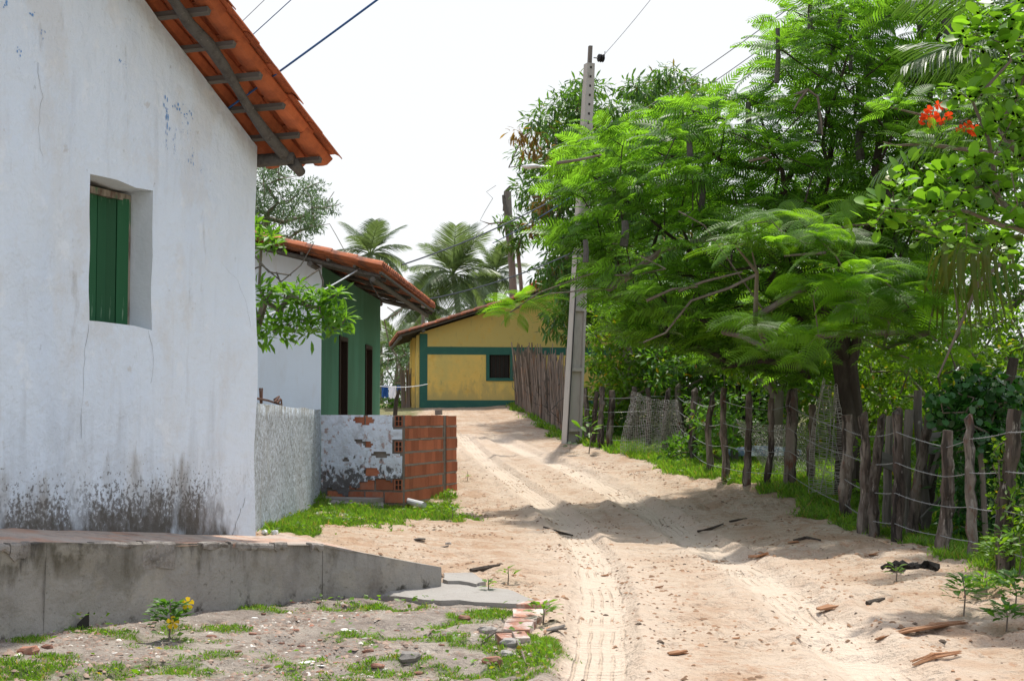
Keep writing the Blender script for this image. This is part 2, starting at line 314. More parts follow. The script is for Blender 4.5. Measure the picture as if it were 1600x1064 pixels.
M['lf_grass'] = leafmat('grass_blade', (.12, .24, .028), .4, .45, (2.0, 1.9, .7), tint=((.30, .25, .09), .90))
# ------------------------------------------------------------------ mesh helpers
def newmesh(v, f, m=None, smooth=False):
    me = bpy.data.meshes.new('m')
    v = np.asarray(v, np.float32)
    if isinstance(f, np.ndarray):
        k = f.shape[1]; nf = len(f)
        me.vertices.add(len(v)); me.vertices.foreach_set('co', v.reshape(-1))
        me.loops.add(nf * k); me.loops.foreach_set('vertex_index', f.astype(np.int32).reshape(-1))
        me.polygons.add(nf); me.polygons.foreach_set('loop_start', np.arange(nf, dtype=np.int32) * k)
        me.update(calc_edges=True)
    else:
        me.from_pydata([tuple(map(float, a)) for a in v], [], f); me.update()
    if m is not None: me.materials.append(m)
    if smooth: me.polygons.foreach_set('use_smooth', np.ones(len(me.polygons), bool))
    return me
class MB:
    def __init__(s): s.v = []; s.f = []; s.sm = False
    def add(s, v, f):
        o = len(s.v); s.v += [tuple(map(float, a)) for a in v]; s.f += [tuple(i + o for i in q) for q in f]; return s
    def box(s, x0, x1, y0, y1, z0, z1, rot=0., jit=0.):
        v = [(x, y, z) for z in (z0, z1) for y in (y0, y1) for x in (x0, x1)]
        if jit: v = [tuple(c + rnd.uniform(-jit, jit) for c in a) for a in v]
        if rot:
            cx, cy = (x0 + x1) / 2, (y0 + y1) / 2; c, q = math.cos(rot), math.sin(rot)
            v = [(cx + (a[0] - cx) * c - (a[1] - cy) * q, cy + (a[0] - cx) * q + (a[1] - cy) * c, a[2]) for a in v]
        return s.add(v, [(0, 2, 3, 1), (4, 5, 7, 6), (0, 1, 5, 4), (2, 6, 7, 3), (0, 4, 6, 2), (1, 3, 7, 5)])
    def tube(s, pts, r, n=8, jit=0., cap=True, flat=1.):
        pts = [np.array(p, float) for p in pts]
        if not hasattr(r, '__len__'): r = [r] * len(pts)
        t0 = pts[1] - pts[0]; t0 /= np.linalg.norm(t0) + 1e-9
        a = np.array((1., 0, 0)) if abs(t0[0]) < .8 else np.array((0, 1., 0))
        a = a - t0 * a.dot(t0); a /= np.linalg.norm(a)
        V = []; Fc = []
        jj = [1 + rnd.uniform(-jit, jit) for _ in range(n)]
        for i, p in enumerate(pts):
            t = pts[min(i + 1, len(pts) - 1)] - pts[max(i - 1, 0)]; t /= np.linalg.norm(t) + 1e-9
            a = a - t * a.dot(t); a /= np.linalg.norm(a) + 1e-9; b = np.cross(t, a)
            for k in range(n):
                an = 2 * math.pi * k / n; q = r[i] * jj[k] * (1 + rnd.uniform(-jit, jit) * .7)
                V.append(p + (a * math.cos(an) + b * math.sin(an) * flat) * q)
        for i in range(len(pts) - 1):
            for k in range(n):
                k2 = (k + 1) % n; Fc.append((i * n + k, i * n + k2, (i + 1) * n + k2, (i + 1) * n + k))
        if cap: Fc.append(tuple(range(n - 1, -1, -1))); Fc.append(tuple((len(pts) - 1) * n + k for k in range(n)))
        return s.add(V, Fc)
    def prism(s, poly, z0, z1):
        n = len(poly)
        f0 = (lambda i: z0[i]) if hasattr(z0, '__len__') else (lambda i: z0)
        f1 = (lambda i: z1[i]) if hasattr(z1, '__len__') else (lambda i: z1)
        v = [(p[0], p[1], f0(i)) for i, p in enumerate(poly)] + [(p[0], p[1], f1(i)) for i, p in enumerate(poly)]
        f = [tuple(range(n - 1, -1, -1)), tuple(range(n, 2 * n))] + [(i, (i + 1) % n, n + (i + 1) % n, n + i) for i in range(n)]
        return s.add(v, f)
    def mesh(s, m, smooth=False): return newmesh(s.v, s.f, m, smooth)
def link(name, me, parent=None, loc=None):
    o = bpy.data.objects.new(name, me); COL.objects.link(o)
    if parent: o.parent = parent
    if loc is not None: o.location = loc
    return o
def tag(o, label, cat, group=None, kind=None):
    if label: o['label'] = label
    if cat: o['category'] = cat
    if group: o['group'] = group
    if kind: o['kind'] = kind
    return o
def thing(name, label, cat, loc=(0, 0, 0), rotz=0., group=None):
    o = bpy.data.objects.new(name, None); COL.objects.link(o); o.empty_display_size = .1
    o.location = loc; o.rotation_euler = (0, 0, rotz); tag(o, label, cat, group); return o
def part(name, mb, m, parent, world=False, smooth=False, label=None, kind=None):
    """mb: MB or (verts, faces array); world=True: coordinates are world ones"""
    v, f = (mb.v, mb.f) if isinstance(mb, MB) else mb
    v = np.asarray(v, float)
    if world and parent is not None:
        v = v - np.array(parent.location); c, q = math.cos(-parent.rotation_euler.z), math.sin(-parent.rotation_euler.z)
        v = np.stack([v[:, 0] * c - v[:, 1] * q, v[:, 0] * q + v[:, 1] * c, v[:, 2]], 1)
    o = link(name, newmesh(v, f, m, smooth), parent)
    if label: o['label'] = label
    if kind: o['kind'] = kind
    return o
def single(name, mb, m, label, cat, group=None, origin=None, smooth=False, kind=None):
    v, f = (mb.v, mb.f) if isinstance(mb, MB) else mb
    v = np.asarray(v, float)
    if origin is None: origin = (v[:, 0].mean(), v[:, 1].mean(), v[:, 2].min())
    o = link(name, newmesh(v - np.array(origin), f, m, smooth)); o.location = origin
    return tag(o, label, cat, group, kind)
def copyobj(o, parent=None):
    c = o.copy(); COL.objects.link(c)
    if parent: c.parent = parent
    return c
def scatter(tv, tf, pos, d, up, sc):
    """merge len(pos) copies of the template (local x = d, z ~ up)"""
    pos = np.asarray(pos, float); d = np.asarray(d, float); up = np.asarray(up, float); sc = np.asarray(sc, float)
    d = d / (np.linalg.norm(d, axis=1, keepdims=True) + 1e-9)
    y = np.cross(up, d); y /= (np.linalg.norm(y, axis=1, keepdims=True) + 1e-9); z = np.cross(d, y)
    if sc.ndim == 1: sc = np.repeat(sc[:, None], 3, 1)
    tv = np.asarray(tv, float); n = len(pos); k = len(tv)
    v = (pos[:, None, :] + (tv[None, :, 0:1] * sc[:, None, 0:1]) * d[:, None, :] + (tv[None, :, 1:2] * sc[:, None, 1:2]) * y[:, None, :] + (tv[None, :, 2:3] * sc[:, None, 2:3]) * z[:, None, :])
    f = (np.asarray(tf)[None] + (np.arange(n) * k)[:, None, None]).reshape(-1, len(tf[0]))
    return v.reshape(-1, 3), f
def rot_to(d, up):
    d = Vector(d).normalized(); y = Vector(up).cross(d).normalized(); z = d.cross(y)
    return Matrix((d, y, z)).transposed().to_4x4()
# ------------------------------------------------------------------ ground
def ground():
    ys = [3.5]
    while ys[-1] < 46: ys.append(ys[-1] + min(.016 + .014 * (ys[-1] / 6) ** 2, .16))
    yb = [-250, -80, -30, -12, -6, -3, -1, .5, 1.5, 2.3, 3.0]; yf = [47, 49, 52, 56, 65, 90, 150, 300, 700]
    Y = np.array(yb + ys + yf)
    xs = list(np.arange(-5, 6.001, .03)); X = np.array([-500, -200, -80, -30, -16, -11, -8, -6.5, -5.5] + xs + [6.3, 6.8, 7.5, 8.5, 10, 12, 15, 22, 40, 90, 200, 500])
    gx, gy = np.meshgrid(X, Y); z = hfull(gx, gy)
    nx, ny = len(X), len(Y)
    v = np.stack([gx, gy, z], -1).reshape(-1, 3)
    i = np.arange(nx * ny).reshape(ny, nx)
    f = np.stack([i[:-1, :-1], i[:-1, 1:], i[1:, 1:], i[1:, :-1]], -1).reshape(-1, 4)
    me = newmesh(v, f, None, True)
    x1, y1 = gx.reshape(-1), gy.reshape(-1)
    def attr(n, a):
        at = me.attributes.new(n, 'FLOAT', 'POINT'); at.data.foreach_set('value', np.asarray(a, np.float32))
    attr('grass', grass_mask(x1, y1)); attr('soil', soil_mask(x1, y1))
    la, aa = near_curve(x1, y1, rutL); lb, ab = near_curve(x1, y1, rutR)
    attr('latl', np.clip(la, -3, 3)); attr('latr', np.clip(lb, -3, 3)); attr('alongl', aa); attr('alongr', ab)
    m = bpy.data.materials.new('sandy_ground'); m.use_nodes = True; t = m.node_tree; t.nodes.clear(); n = t.nodes.new; l = t.links.new
    out = n('ShaderNodeOutputMaterial'); pr = n('ShaderNodeBsdfPrincipled'); pr.inputs['Roughness'].default_value = .95; pr.inputs['Specular IOR Level'].default_value = .1
    l(pr.outputs[0], out.inputs[0]); tc = n('ShaderNodeTexCoord'); co = tc.outputs['Object']
    def at(nm): a = n('ShaderNodeAttribute'); a.attribute_name = nm; return a.outputs['Fac']
    def noise(sc, det=6, r=.6, st=None, kind='ShaderNodeTexNoise'):
        q = n('ShaderNodeTexNoise'); q.inputs['Scale'].default_value = sc; q.inputs['Detail'].default_value = det; q.inputs['Roughness'].default_value = r
        if st: mp = n('ShaderNodeMapping'); mp.inputs['Scale'].default_value = st; l(co, mp.inputs[0]); l(mp.outputs[0], q.inputs['Vector'])
        else: l(co, q.inputs['Vector'])
        return q.outputs[0]
    def rng_(x, a, b, c=0., d=1.): q = n('ShaderNodeMapRange'); q.inputs[1].default_value = a; q.inputs[2].default_value = b; q.inputs[3].default_value = c; q.inputs[4].default_value = d; l(x, q.inputs[0]); return q.outputs[0]
    def mth(op, a, b): 
        q = n('ShaderNodeMath'); q.operation = op
        for k, x in enumerate((a, b)):
            if isinstance(x, (int, float)): q.inputs[k].default_value = x
            elif x is not None: l(x, q.inputs[k])
        return q.outputs[0]
    def mixc(fac, a, b):
        q = n('ShaderNodeMix'); q.data_type = 'RGBA'; l(fac, q.inputs[0])
        for k, x in ((6, a), (7, b)):
            if isinstance(x, tuple): q.inputs[k].default_value = (*x, 1)
            else: l(x, q.inputs[k])
        return q.outputs[2]
    sand = mixc(rng_(noise(.9), .4, .62), (.49, .40, .315), (.42, .32, .235))
    sand = mixc(rng_(noise(5), .5, .68, 0, .75), sand, (.42, .30, .215))
    sand = mixc(rng_(noise(12, st=(1, .6, 1)), .55, .66, 0, .8), sand, (.36, .22, .14))
    sand = mixc(rng_(noise(2.1), .50, .62, 0, .75), sand, (.37, .245, .16))
    sand = mixc(rng_(noise(30, st=(1, .7, 1)), .58, .66, 0, .7), sand, (.30, .19, .12))
    sand = mixc(rng_(noise(45), .60, .70, 0, .6), sand, (.27, .19, .13))
    la_, lb_ = at('latl'), at('latr'); aA, aB = mth('ABSOLUTE', la_, None), mth('ABSOLUTE', lb_, None); absl = mth('MINIMUM', aA, aB)
    wob = mth('MULTIPLY', mth('SUBTRACT', noise(1.6), .5), .10)
    inr = rng_(mth('ADD', absl, wob), .24, .12); bare = rng_(mth('ADD', absl, wob), .75, .25)
    def gro(l_): return rng_(mth('COSINE', mth('MULTIPLY', mth('ADD', l_, mth('MULTIPLY', noise(.7), .12)), 2 * math.pi / .068), None), .5, 1, 0, 1)
    groove0 = mth('ADD', mth('MULTIPLY', gro(la_), rng_(aA, .24, .17)), mth('MULTIPLY', gro(lb_), rng_(aB, .24, .17)))
    sand = mixc(mth('MULTIPLY', bare, .55), sand, (.57, .475, .385))
    sand = mixc(mth('MULTIPLY', inr, .6), sand, (.62, .525, .43))
    groove = mth('MULTIPLY', mth('MULTIPLY', groove0, inr), rng_(noise(1.8), .44, .60))
    sand = mixc(mth('MULTIPLY', groove, .4), sand, (.46, .34, .23))
    soil = mixc(rng_(noise(2.2), .42, .62), (.33, .29, .25), (.24, .205, .18))
    soil = mixc(rng_(noise(9), .52, .66, 0, .8), soil, (.17, .135, .11))
    soil = mixc(rng_(noise(24), .6, .66, 0, .75), soil, (.42, .385, .345))
    soil = mixc(rng_(noise(31), .63, .68, 0, .7), soil, (.30, .14, .08))
    col = mixc(at('soil'), sand, soil)
    gcol = mixc(rng_(noise(8), .4, .65), (.055, .10, .018), (.16, .15, .06))
    col = mixc(mth('MULTIPLY', at('grass'), .85), col, gcol)
    l(col, pr.inputs['Base Color'])
    def trd(al_, ab_): return mth('MULTIPLY', mth('SINE', mth('ADD', mth('MULTIPLY', al_, 2 * math.pi / .085), mth('MULTIPLY', ab_, 18.)), None), rng_(ab_, .17, .10))
    tread = mth('MULTIPLY', mth('ADD', trd(at('alongl'), aA), trd(at('alongr'), aB)), rng_(noise(2.6), .46, .62))
    hsum = mth('ADD', mth('MULTIPLY', tread, .006), mth('MULTIPLY', groove, -.012))
    hsum = mth('ADD', hsum, mth('MULTIPLY', noise(3.2, st=(1, .8, 1)), mth('ADD', mth('MULTIPLY', inr, -.03), .06)))
    hsum = mth('ADD', hsum, mth('MULTIPLY', noise(11), .05)); hsum = mth('ADD', hsum, mth('MULTIPLY', noise(60, 4), .010))
    b = n('ShaderNodeBump'); b.inputs['Strength'].default_value = 1; b.inputs['Distance'].default_value = 1.3; l(hsum, b.inputs['Height']); l(b.outputs[0], pr.inputs['Normal'])
    me.materials.append(m)
    o = link('ground', me); o['kind'] = 'structure'; o['label'] = 'sandy ground with two tyre ruts winding uphill between the houses and the fence'
ground()

# ------------------------------------------------------------------ near white house
UX, UY = math.sin(R(20)), math.cos(R(20))            # along the gable wall, away from the camera
CR = P(397, 836, 11.1)
ROTH = math.atan2(UY, UX)
house = thing('white_house', 'large whitewashed house with green shuttered window and mouldy wall foot, beside the raised terrace', 'house', (CR[0], CR[1], 0), ROTH)
ZC = 3.52; SLP = .476
def top_z(x): return ZC + SLP * min(-x, 6 + x)
WX0, WX1, WZ0, WZ1 = -2.10, -1.41, 1.40 + .60, 1.40 + 1.56
# gable wall skin with the window opening, slightly uneven hand-made surface
def gable(y, sgn, uneven):
    xs = sorted(set([round(a, 3) for a in np.linspace(-6, 0, 61)] + [WX0, WX1, -3]))
    xs = [a for a in xs if min(abs(a - WX0), abs(a - WX1)) > .04 or a in (WX0, WX1)]
    zs = sorted(set([round(a, 3) for a in np.linspace(0, 5.2, 53)] + [WZ0, WZ1])); zs = [a for a in zs if min(abs(a - WZ0), abs(a - WZ1)) > .04 or a in (WZ0, WZ1)]
    v = []; f = []
    for x in xs:
        for z in zs:
            zz = min(z, top_z(x)); e = (fbm(np.array([x * 1.1 + 9]), np.array([zz * 1.1]), 77, 3)[0] - .5) * .05 * uneven
            xx = x
            if x > -.001 and uneven: xx = x + (fbm(np.array([zz * 1.3]), np.array([.5]), 78, 3)[0] - .5) * .04
            dx = dz = 0
            if uneven and x in (WX0, WX1) and WZ0 <= z <= WZ1: dx = (vn(np.array([zz * 4.]), np.array([x]), 79)[0] - .5) * .012
            if uneven and z in (WZ0, WZ1) and WX0 <= x <= WX1: dz = (vn(np.array([x * 5.]), np.array([z]), 80)[0] - .5) * .03
            v.append((xx + dx, y + e, zz + dz))
    nz_ = len(zs)
    for i in range(len(xs) - 1):
        for j in range(nz_ - 1):
            if xs[i] >= WX0 and xs[i + 1] <= WX1 and zs[j] >= WZ0 and zs[j + 1] <= WZ1: continue
            if zs[j] >= max(top_z(xs[i]), top_z(xs[i + 1])): continue
            q = (i * nz_ + j, (i + 1) * nz_ + j, (i + 1) * nz_ + j + 1, i * nz_ + j + 1)
            f.append(q if sgn > 0 else q[::-1])
    mb = MB(); mb.add(v, f); return mb, xs, zs, v
mb, xs_, zs_, vv = gable(0, 1, 1)
# reveals follow the uneven edge of the opening
nz_ = len(zs_)
def vid(x, z): return vv[xs_.index(x) * nz_ + zs_.index(z)]
ring = [vid(x, WZ0) for x in xs_ if WX0 <= x <= WX1] + [vid(WX1, z) for z in zs_ if WZ0 < z <= WZ1] + [vid(x, WZ1) for x in reversed(xs_) if WX0 <= x < WX1] + [vid(WX0, z) for z in reversed(zs_) if WZ0 < z < WZ1]
part('wall', mb, M['plaster'], house, smooth=True)
rv = MB(); n_ = len(ring)
rv.add([(p[0], p[1] + .001, p[2]) for p in ring] + [(p[0], .3, p[2]) for p in ring], [(i, (i + 1) % n_, n_ + (i + 1) % n_, n_ + i) for i in range(n_)])
part('window_reveal', rv, M['reveal'], house)
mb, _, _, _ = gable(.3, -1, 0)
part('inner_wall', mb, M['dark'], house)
sw = MB(); sw.box(-.25, -.012, .02, 6.98, 0, ZC - .01); sw.box(-6, -5.75, .02, 6.98, 0, ZC - .01)
sw.add([(-6, 7, 0), (0, 7, 0), (0, 7, ZC), (-3, 7, ZC + 3 * SLP), (-6, 7, ZC), (-6, 6.75, 0), (0, 6.75, 0), (0, 6.75, ZC), (-3, 6.75, ZC + 3 * SLP), (-6, 6.75, ZC)],
       [(0, 4, 3, 2, 1), (5, 6, 7, 8, 9), (0, 1, 6, 5), (1, 2, 7, 6), (2, 3, 8, 7), (3, 4, 9, 8), (4, 0, 5, 9)])
part('side_walls', sw, M['plaster'], house)
win = part('window', MB().box(WX0 + .01, WX0 + .05, .19, .25, WZ0 + .002, WZ1 - .03).box(WX1 - .035, WX1 - .005, .175, .25, WZ0 + .002, WZ1 - .03).box(WX0 + .05, WX1 - .035, .175, .25, WZ1 - .075, WZ1 - .03), mat('peeling_window_frame', (.30, .27, .22), [(12, .3, .48, .6, (.10, .06, .045), .9), (20, .3, .55, .62, (.05, .16, .08), .8)]), house)
for k in range(6):                                    # shutter boards: the right leaf stands a little ajar
    xa = WX0 + .055 + k * .099; wdt = .094
    bm_ = MB()
    if k < 4:
        bm_.box(0, wdt, 0, .02, 0, WZ1 - WZ0 - .07); o = part('shutter_board', bm_, M['green_shutter'], win); o.location = (xa, .205 + rnd.uniform(0, .003), WZ0 + .006)
    else:
        bm_.box(0, wdt, 0, .02, 0, WZ1 - WZ0 - .07); o = part('shutter_board', bm_, M['green_shutter'], win); o.location = (xa, .205 + (k - 4) * -.034 + .02, WZ0 + .006); o.rotation_euler.z = -.36
# blue scrape marks (remains of paint) as thin raised flakes
fl = MB()
def flake(px, py, s, h=1.):
    # position on the wall plane in local coordinates
    a = (px - 800) / F; b = (532 - py) / F; d = np.array((a, CA - b * SA, SA + b * CA)); nn = np.array((UY, -UX, 0)); o0 = np.array((0, 0, CZ)); c0 = np.array((CR[0], CR[1], 0))
    t = nn.dot(c0 - o0) / nn.dot(d); p = o0 + t * d - c0
    return (p[0] * UX + p[1] * UY, p[2])
for px, py, s, h in [(261,155,.012,3),(262,170,.012,3),(261,185,.010,5),(263,205,.008,4),(271,215,.006,5),(262,228,.005,4),(272,232,.005,3),(276,168,.02,1.4),(283,170,.015,1),(290,178,.018,.8),(297,182,.012,2),(300,240,.007,5),(298,252,.006,3),(286,200,.006,2),(316,265,.006,2),(296,210,.005,2),
                     (188,95,.012,.8),(195,100,.008,.8),(10,8,.02,1),(50,22,.02,.6),(30,80,.012,1.5),(68,50,.008,2)]:
    for q in range(5):
        x, z = flake(px + rnd.gauss(0, 2.2), py + rnd.gauss(0, 3 * h ** .5), s); r_ = s * rnd.uniform(.5, 1.2)
        y = (fbm(np.array([x * 1.1 + 9]), np.array([z * 1.1]), 77, 3)[0] - .5) * .05 - .003
        poly = [(x + r_ * math.cos(a) * rnd.uniform(.5, 1.1) * .6, y, z + r_ * h * math.sin(a) * rnd.uniform(.5, 1.1) * .6) for a in np.linspace(0, 2 * math.pi, 7)[:-1]]
        fl.add(poly, [tuple(range(6))])
crk = MB()
def crack(pts, w_):
    q = []
    for (a, b) in pts:
        x, z = flake(a, b, 0); q.append((x, z))
    P_ = []
    for (x0, z0), (x1, z1) in zip(q[:-1], q[1:]):
        for t in (0, .25, .5, .75): P_.append((x0 + (x1 - x0) * t + rnd.gauss(0, .006), z0 + (z1 - z0) * t + rnd.gauss(0, .006)))
    V = []
    for k, (x, z) in enumerate(P_):
        y = (fbm(np.array([x * 1.1 + 9]), np.array([z * 1.1]), 77, 3)[0] - .5) * .05 - .002; ww = w_ * rnd.uniform(.3, 1.)
        V += [(x - ww, y, z), (x + ww, y, z + ww * .3)]
    crk.add(V, [(2 * k, 2 * k + 1, 2 * k + 3, 2 * k + 2) for k in range(len(P_) - 1)])
crack([(360,838),(366,825),(372,805),(380,785),(384,772)], .0035); crack([(138,505),(132,560),(128,640),(126,700)], .0015); crack([(232,516),(240,560),(236,610)], .0012); crack([(60,100),(64,150),(58,200),(66,260)], .0012); crack([(345,410),(372,440),(385,480),(392,520)], .0010)
part('cracks', crk, M['dark'], house, kind='stuff')
part('paint_remnants', fl, mat('blue_paint_remnant', (.16, .33, .62)), house, kind='stuff')

# roof: battens, crooked rafter, tiles
EAVE = .38
def roof_z(x): return ZC + SLP * (-x if x > -3 else 6 + x)
def tile_mesh(w_, ln, sag, up, m, th=.012, taper=.88):
    prof = [(-.5, 0), (-.33, .62), (-.14, .97), (.14, 1.), (.33, .62), (.5, 0)] if up else [(-.5, 1.), (-.30, .12), (-.13, 0), (.13, 0), (.30, .12), (.5, 1.)]
    v = []; f = []; n = len(prof)
    for e, (xx, k) in enumerate(((0, 1.), (ln, taper))):
        for off in (0, th):
            for a, b in prof: v.append((xx, a * w_ * k, b * sag * k + off))
    for off in (0, 1):
        for i in range(n - 1):
            q = (off * n + i, off * n + i + 1, 2 * n + off * n + i + 1, 2 * n + off * n + i); f.append(q if off else q[::-1])
    for e in (0, 1):
        for i in range(n - 1): f.append((e * 2 * n + i, e * 2 * n + i + 1, e * 2 * n + n + i + 1, e * 2 * n + n + i))
    for i in (0, n - 1): f.append((i, n + i, 3 * n + i, 2 * n + i))
    return newmesh(v, f, m), (np.array(v), f)
def tile_roof(parent, slopes, y0, y1, pitch, expo, m, ncol, th=.012, lift=.07, sag=.055, erow=0, name='roof_tile'):
    """slopes: (eave_x, ridge_x, zfun(x)); first ncol columns from y0 as single tiles, the rest joined"""
    mc, (vc, fc) = tile_mesh(pitch * .84, expo * 1.25, sag, False, m, th); mt, (vt, ft) = tile_mesh(pitch * .92, expo * 1.25, sag, True, m, th)
    cnt = 0; stuff = MB()
    for ex, rx, zf, single_ok in slopes:
        sgn = 1 if rx > ex else -1; dz = zf(ex + sgn * .1) - zf(ex); ang = math.atan2(dz, .1); ca, sa = math.cos(ang), math.sin(ang)
        L_ = abs(rx - ex) / ca; nr = int(math.ceil(L_ / expo)); nc = int(round((y1 - y0) / pitch))
        for c in range(nc):
            for r_ in range(nr):
                for up in (False, True):
                    yy = y0 + (c + (.5 if not up else 0.)) * pitch
                    if up and c == 0: yy += pitch * .12
                    s_ = r_ * expo; x = ex + sgn * s_ * ca; z = zf(ex) + s_ * sa + lift + (sag * .62 if up else 0) + .010
                    tl = -.022
                    me = mt if up else mc
                    yaw = rnd.gauss(0, .008); jz = rnd.uniform(-.004, .006)
                    mtx = Matrix.Translation((x, yy + rnd.gauss(0, .003), z + jz)) @ Matrix.Rotation(math.pi if sgn < 0 else 0, 4, 'Z') @ Matrix.Rotation(-(ang + tl), 4, 'Y') @ Matrix.Rotation(yaw, 4, 'Z')
                    if single_ok and (c < ncol or r_ < erow) and cnt < 298:
                        o = link(name, me, parent); o.matrix_local = mtx; cnt += 1
                    else:
                        vv_, ff_ = (vt, ft) if up else (vc, fc)
                        mm = np.array(mtx); stuff.add(vv_ @ mm[:3, :3].T + mm[:3, 3], ff_)
    if stuff.v: part(name + 's', stuff, m, parent, kind='stuff')
tile_roof(house, [(EAVE, -3, roof_z, True), (-6 - EAVE, -3, roof_z, False)], -.47, 7.4, .22, .36, M['tile'], 6, lift=.055)
rt = MB()
for k in range(22): rt.box(-3.12, -2.88, -.47 + k * .36, -.47 + k * .36 + .4, ZC + 3 * SLP + .12, ZC + 3 * SLP + .2, jit=.01)
part('ridge_tiles', rt, M['tile'], house)
CANG = math.atan(SLP)
k = 0
for side in (1,):
    for r_ in range(10):
        x = EAVE - .04 - (r_ * .36 + .09) * math.cos(CANG); z = roof_z(x) + .018
        if r_ == 0: x = EAVE - .14; z = roof_z(x) + .02
        e0 = -.40 - rnd.uniform(0, .05)
        b_ = MB(); b_.box(-.02, .02, e0, 7.3, -.018, .022, jit=.004); o = part('batten', b_, M['batten'], house); o.location = (x, 0, z); o.rotation_euler.y = CANG
# crooked verge rafter and eave log
pts = []
for t in np.linspace(0, 1, 16):
    x = .20 - t * 3.3; yy = -.235 + .035 * math.sin(t * 9 + .5) + (.05 * math.exp(-((t - .47) / .06) ** 2)) ; pts.append((x, yy, roof_z(x) - .045 - .015 * math.sin(t * 11)))
part('rafter', MB().tube(pts, [.042 + .007 * math.sin(i * 1.3) for i in range(16)], 9, .10), M['pole_wood'], house, smooth=True)
for yy in np.arange(.9, 7, 1.2): part('rafter', MB().tube([(.25, yy, roof_z(.25) - .05), (-3, yy + .03, roof_z(-3) - .05)], .04, 7), M['pole_wood'], house, smooth=True)
part('eave_log', MB().tube([(.06, 1, ZC - .10), (.07, 0, ZC - .105), (.08, -.15, ZC - .10), (.085, -.27, ZC - .10)], [.05, .052, .05, .047], 10, .05), M['pole_wood'], house, smooth=True)
part('rafter_end', MB().tube([(.11, -.245, ZC - .12), (.16, -.25, ZC - .145), (.24, -.255, ZC - .185)], [.05, .047, .042], 9, .05), M['pole_wood'], house, smooth=True)

# ------------------------------------------------------------------ raised terrace in front of it
tb = [(-3.95, 5.5), None, None, None, None]
def at_y(px, py, Y): p = P(px, py, Y); return (p[0], p[1])
A_ = (-3.95, 5.55); B0 = at_y(69, 900, 7.9); B1 = at_y(359, 850, 9.15); D_ = at_y(505, 850, 9.8); E_ = at_y(688, 885, 10.4)
tops = {'A': P(0, 848, 7.6)[2] + .02, 'B0': P(69, 848, 7.9)[2], 'B1': P(359, 850, 9.15)[2], 'D': P(505, 851, 9.8)[2], 'E': P(688, 886, 10.4)[2]}
terr = thing('terrace', 'raised cement terrace with cracked edge and short ramp at the foot of the white house', 'terrace', (B1[0], B1[1], 0))
def panel(p, q, zp, zq, lab=None, nx=40, cap=.0):
    p = np.array(p); q = np.array(q); d = (q - p) / np.linalg.norm(q - p); nrm = np.array((d[1], -d[0])); L_ = np.linalg.norm(q - p)
    nx = max(6, int(L_ / .05)); nzz = 14; v = []; f = []
    for i in range(nx + 1):
        for j in range(nzz + 1):
            s_ = i / nx; c = p + d * (L_ - .002) * s_ + d * .001; zt = zp + (zq - zp) * s_ + (fbm(np.array([s_ * L_ * 5]), np.array([.3]), 91)[0] - .5) * .02; z = -.25 + (zt + .25) * j / nzz
            e = (fbm(np.array([c[0] * 3 + c[1] * 2]), np.array([z * 3.]), 90, 4)[0] - .5) * .06
            v.append((c[0] + nrm[0] * e, c[1] + nrm[1] * e, z))
    m1 = nzz + 1
    for i in range(nx):
        for j in range(nzz): f.append((i * m1 + j, (i + 1) * m1 + j, (i + 1) * m1 + j + 1, i * m1 + j + 1))
    o = len(v)                                            # back of the panel, 12 cm thick
    for i in (0, nx):
        for j in (0, nzz): a = v[i * m1 + j]; v.append((a[0] - nrm[0] * .12, a[1] - nrm[1] * .12, a[2]))
    f += [(o, o + 1, o + 3, o + 2), (nx * m1 + nzz, nx * m1, o + 2, o + 3), (0, nzz, o + 1, o)]
    f += [tuple([i * m1 + nzz for i in range(nx + 1)] + [o + 3, o + 1])]
    return MB().add(v, f)
for (p, q, zp, zq) in ((A_, B0, tops['A'], tops['B0']), (B0, B1, tops['B0'], tops['B1']), (B1, D_, tops['B1'], tops['D']), (D_, E_, tops['D'], tops['E'])):
    part('cement_panel', panel(p, q, zp, zq), M['concrete'], terr, world=True, smooth=False)
def inward(p, d=.12): return (p[0] - .76 * d, p[1] + .64 * d)
# worn walking surface
wl0 = np.array((CR[0] - UX * 5.6, CR[1] - UY * 5.6)); wl1 = np.array((CR[0] - UX * 2.98, CR[1] - UY * 2.98)); wlc = np.array(CR[:2])
zl0, zl1, zc_ = .78, P(0, 822, 8.35)[2], CR[2]
Eb = (E_[0] - .25, E_[1] + .75); Cb = (CR[0] + .15, CR[1] + .45)
front = [(A_, tops['A']), (B0, tops['B0']), (B1, tops['B1']), (D_, tops['D']), (E_, tops['E'])]
back = [(wl0, zl0), (wl1, zl1), (wlc, zc_), (Cb, zc_ - .02), (Eb, tops['E'] - .05)]
v = []; f = []; NS = 60; NR = 12
def along(poly, s_):
    k = s_ * (len(poly) - 1); i = min(int(k), len(poly) - 2); t = k - i
    a, b = poly[i], poly[i + 1]; return np.array((a[0][0] + (b[0][0] - a[0][0]) * t, a[0][1] + (b[0][1] - a[0][1]) * t, a[1] + (b[1] - a[1]) * t))
for i in range(NS + 1):
    a = along(front, i / NS); b = along(back, i / NS)
    for j in range(NR + 1):
        c = a + (b - a) * (j / NR); bump_ = (fbm(np.array([c[0] * 6]), np.array([c[1] * 6]), 95)[0] - .5) * .03 - .006
        if j in (0,): bump_ = min(bump_, -.002) - .002
        v.append((c[0], c[1], c[2] + bump_))
for i in range(NS):
    for j in range(NR): f.append((i * (NR + 1) + j, (i + 1) * (NR + 1) + j, (i + 1) * (NR + 1) + j + 1, i * (NR + 1) + j + 1))
part('walking_surface', MB().add(v, f), M['paving'], terr, world=True, smooth=True)
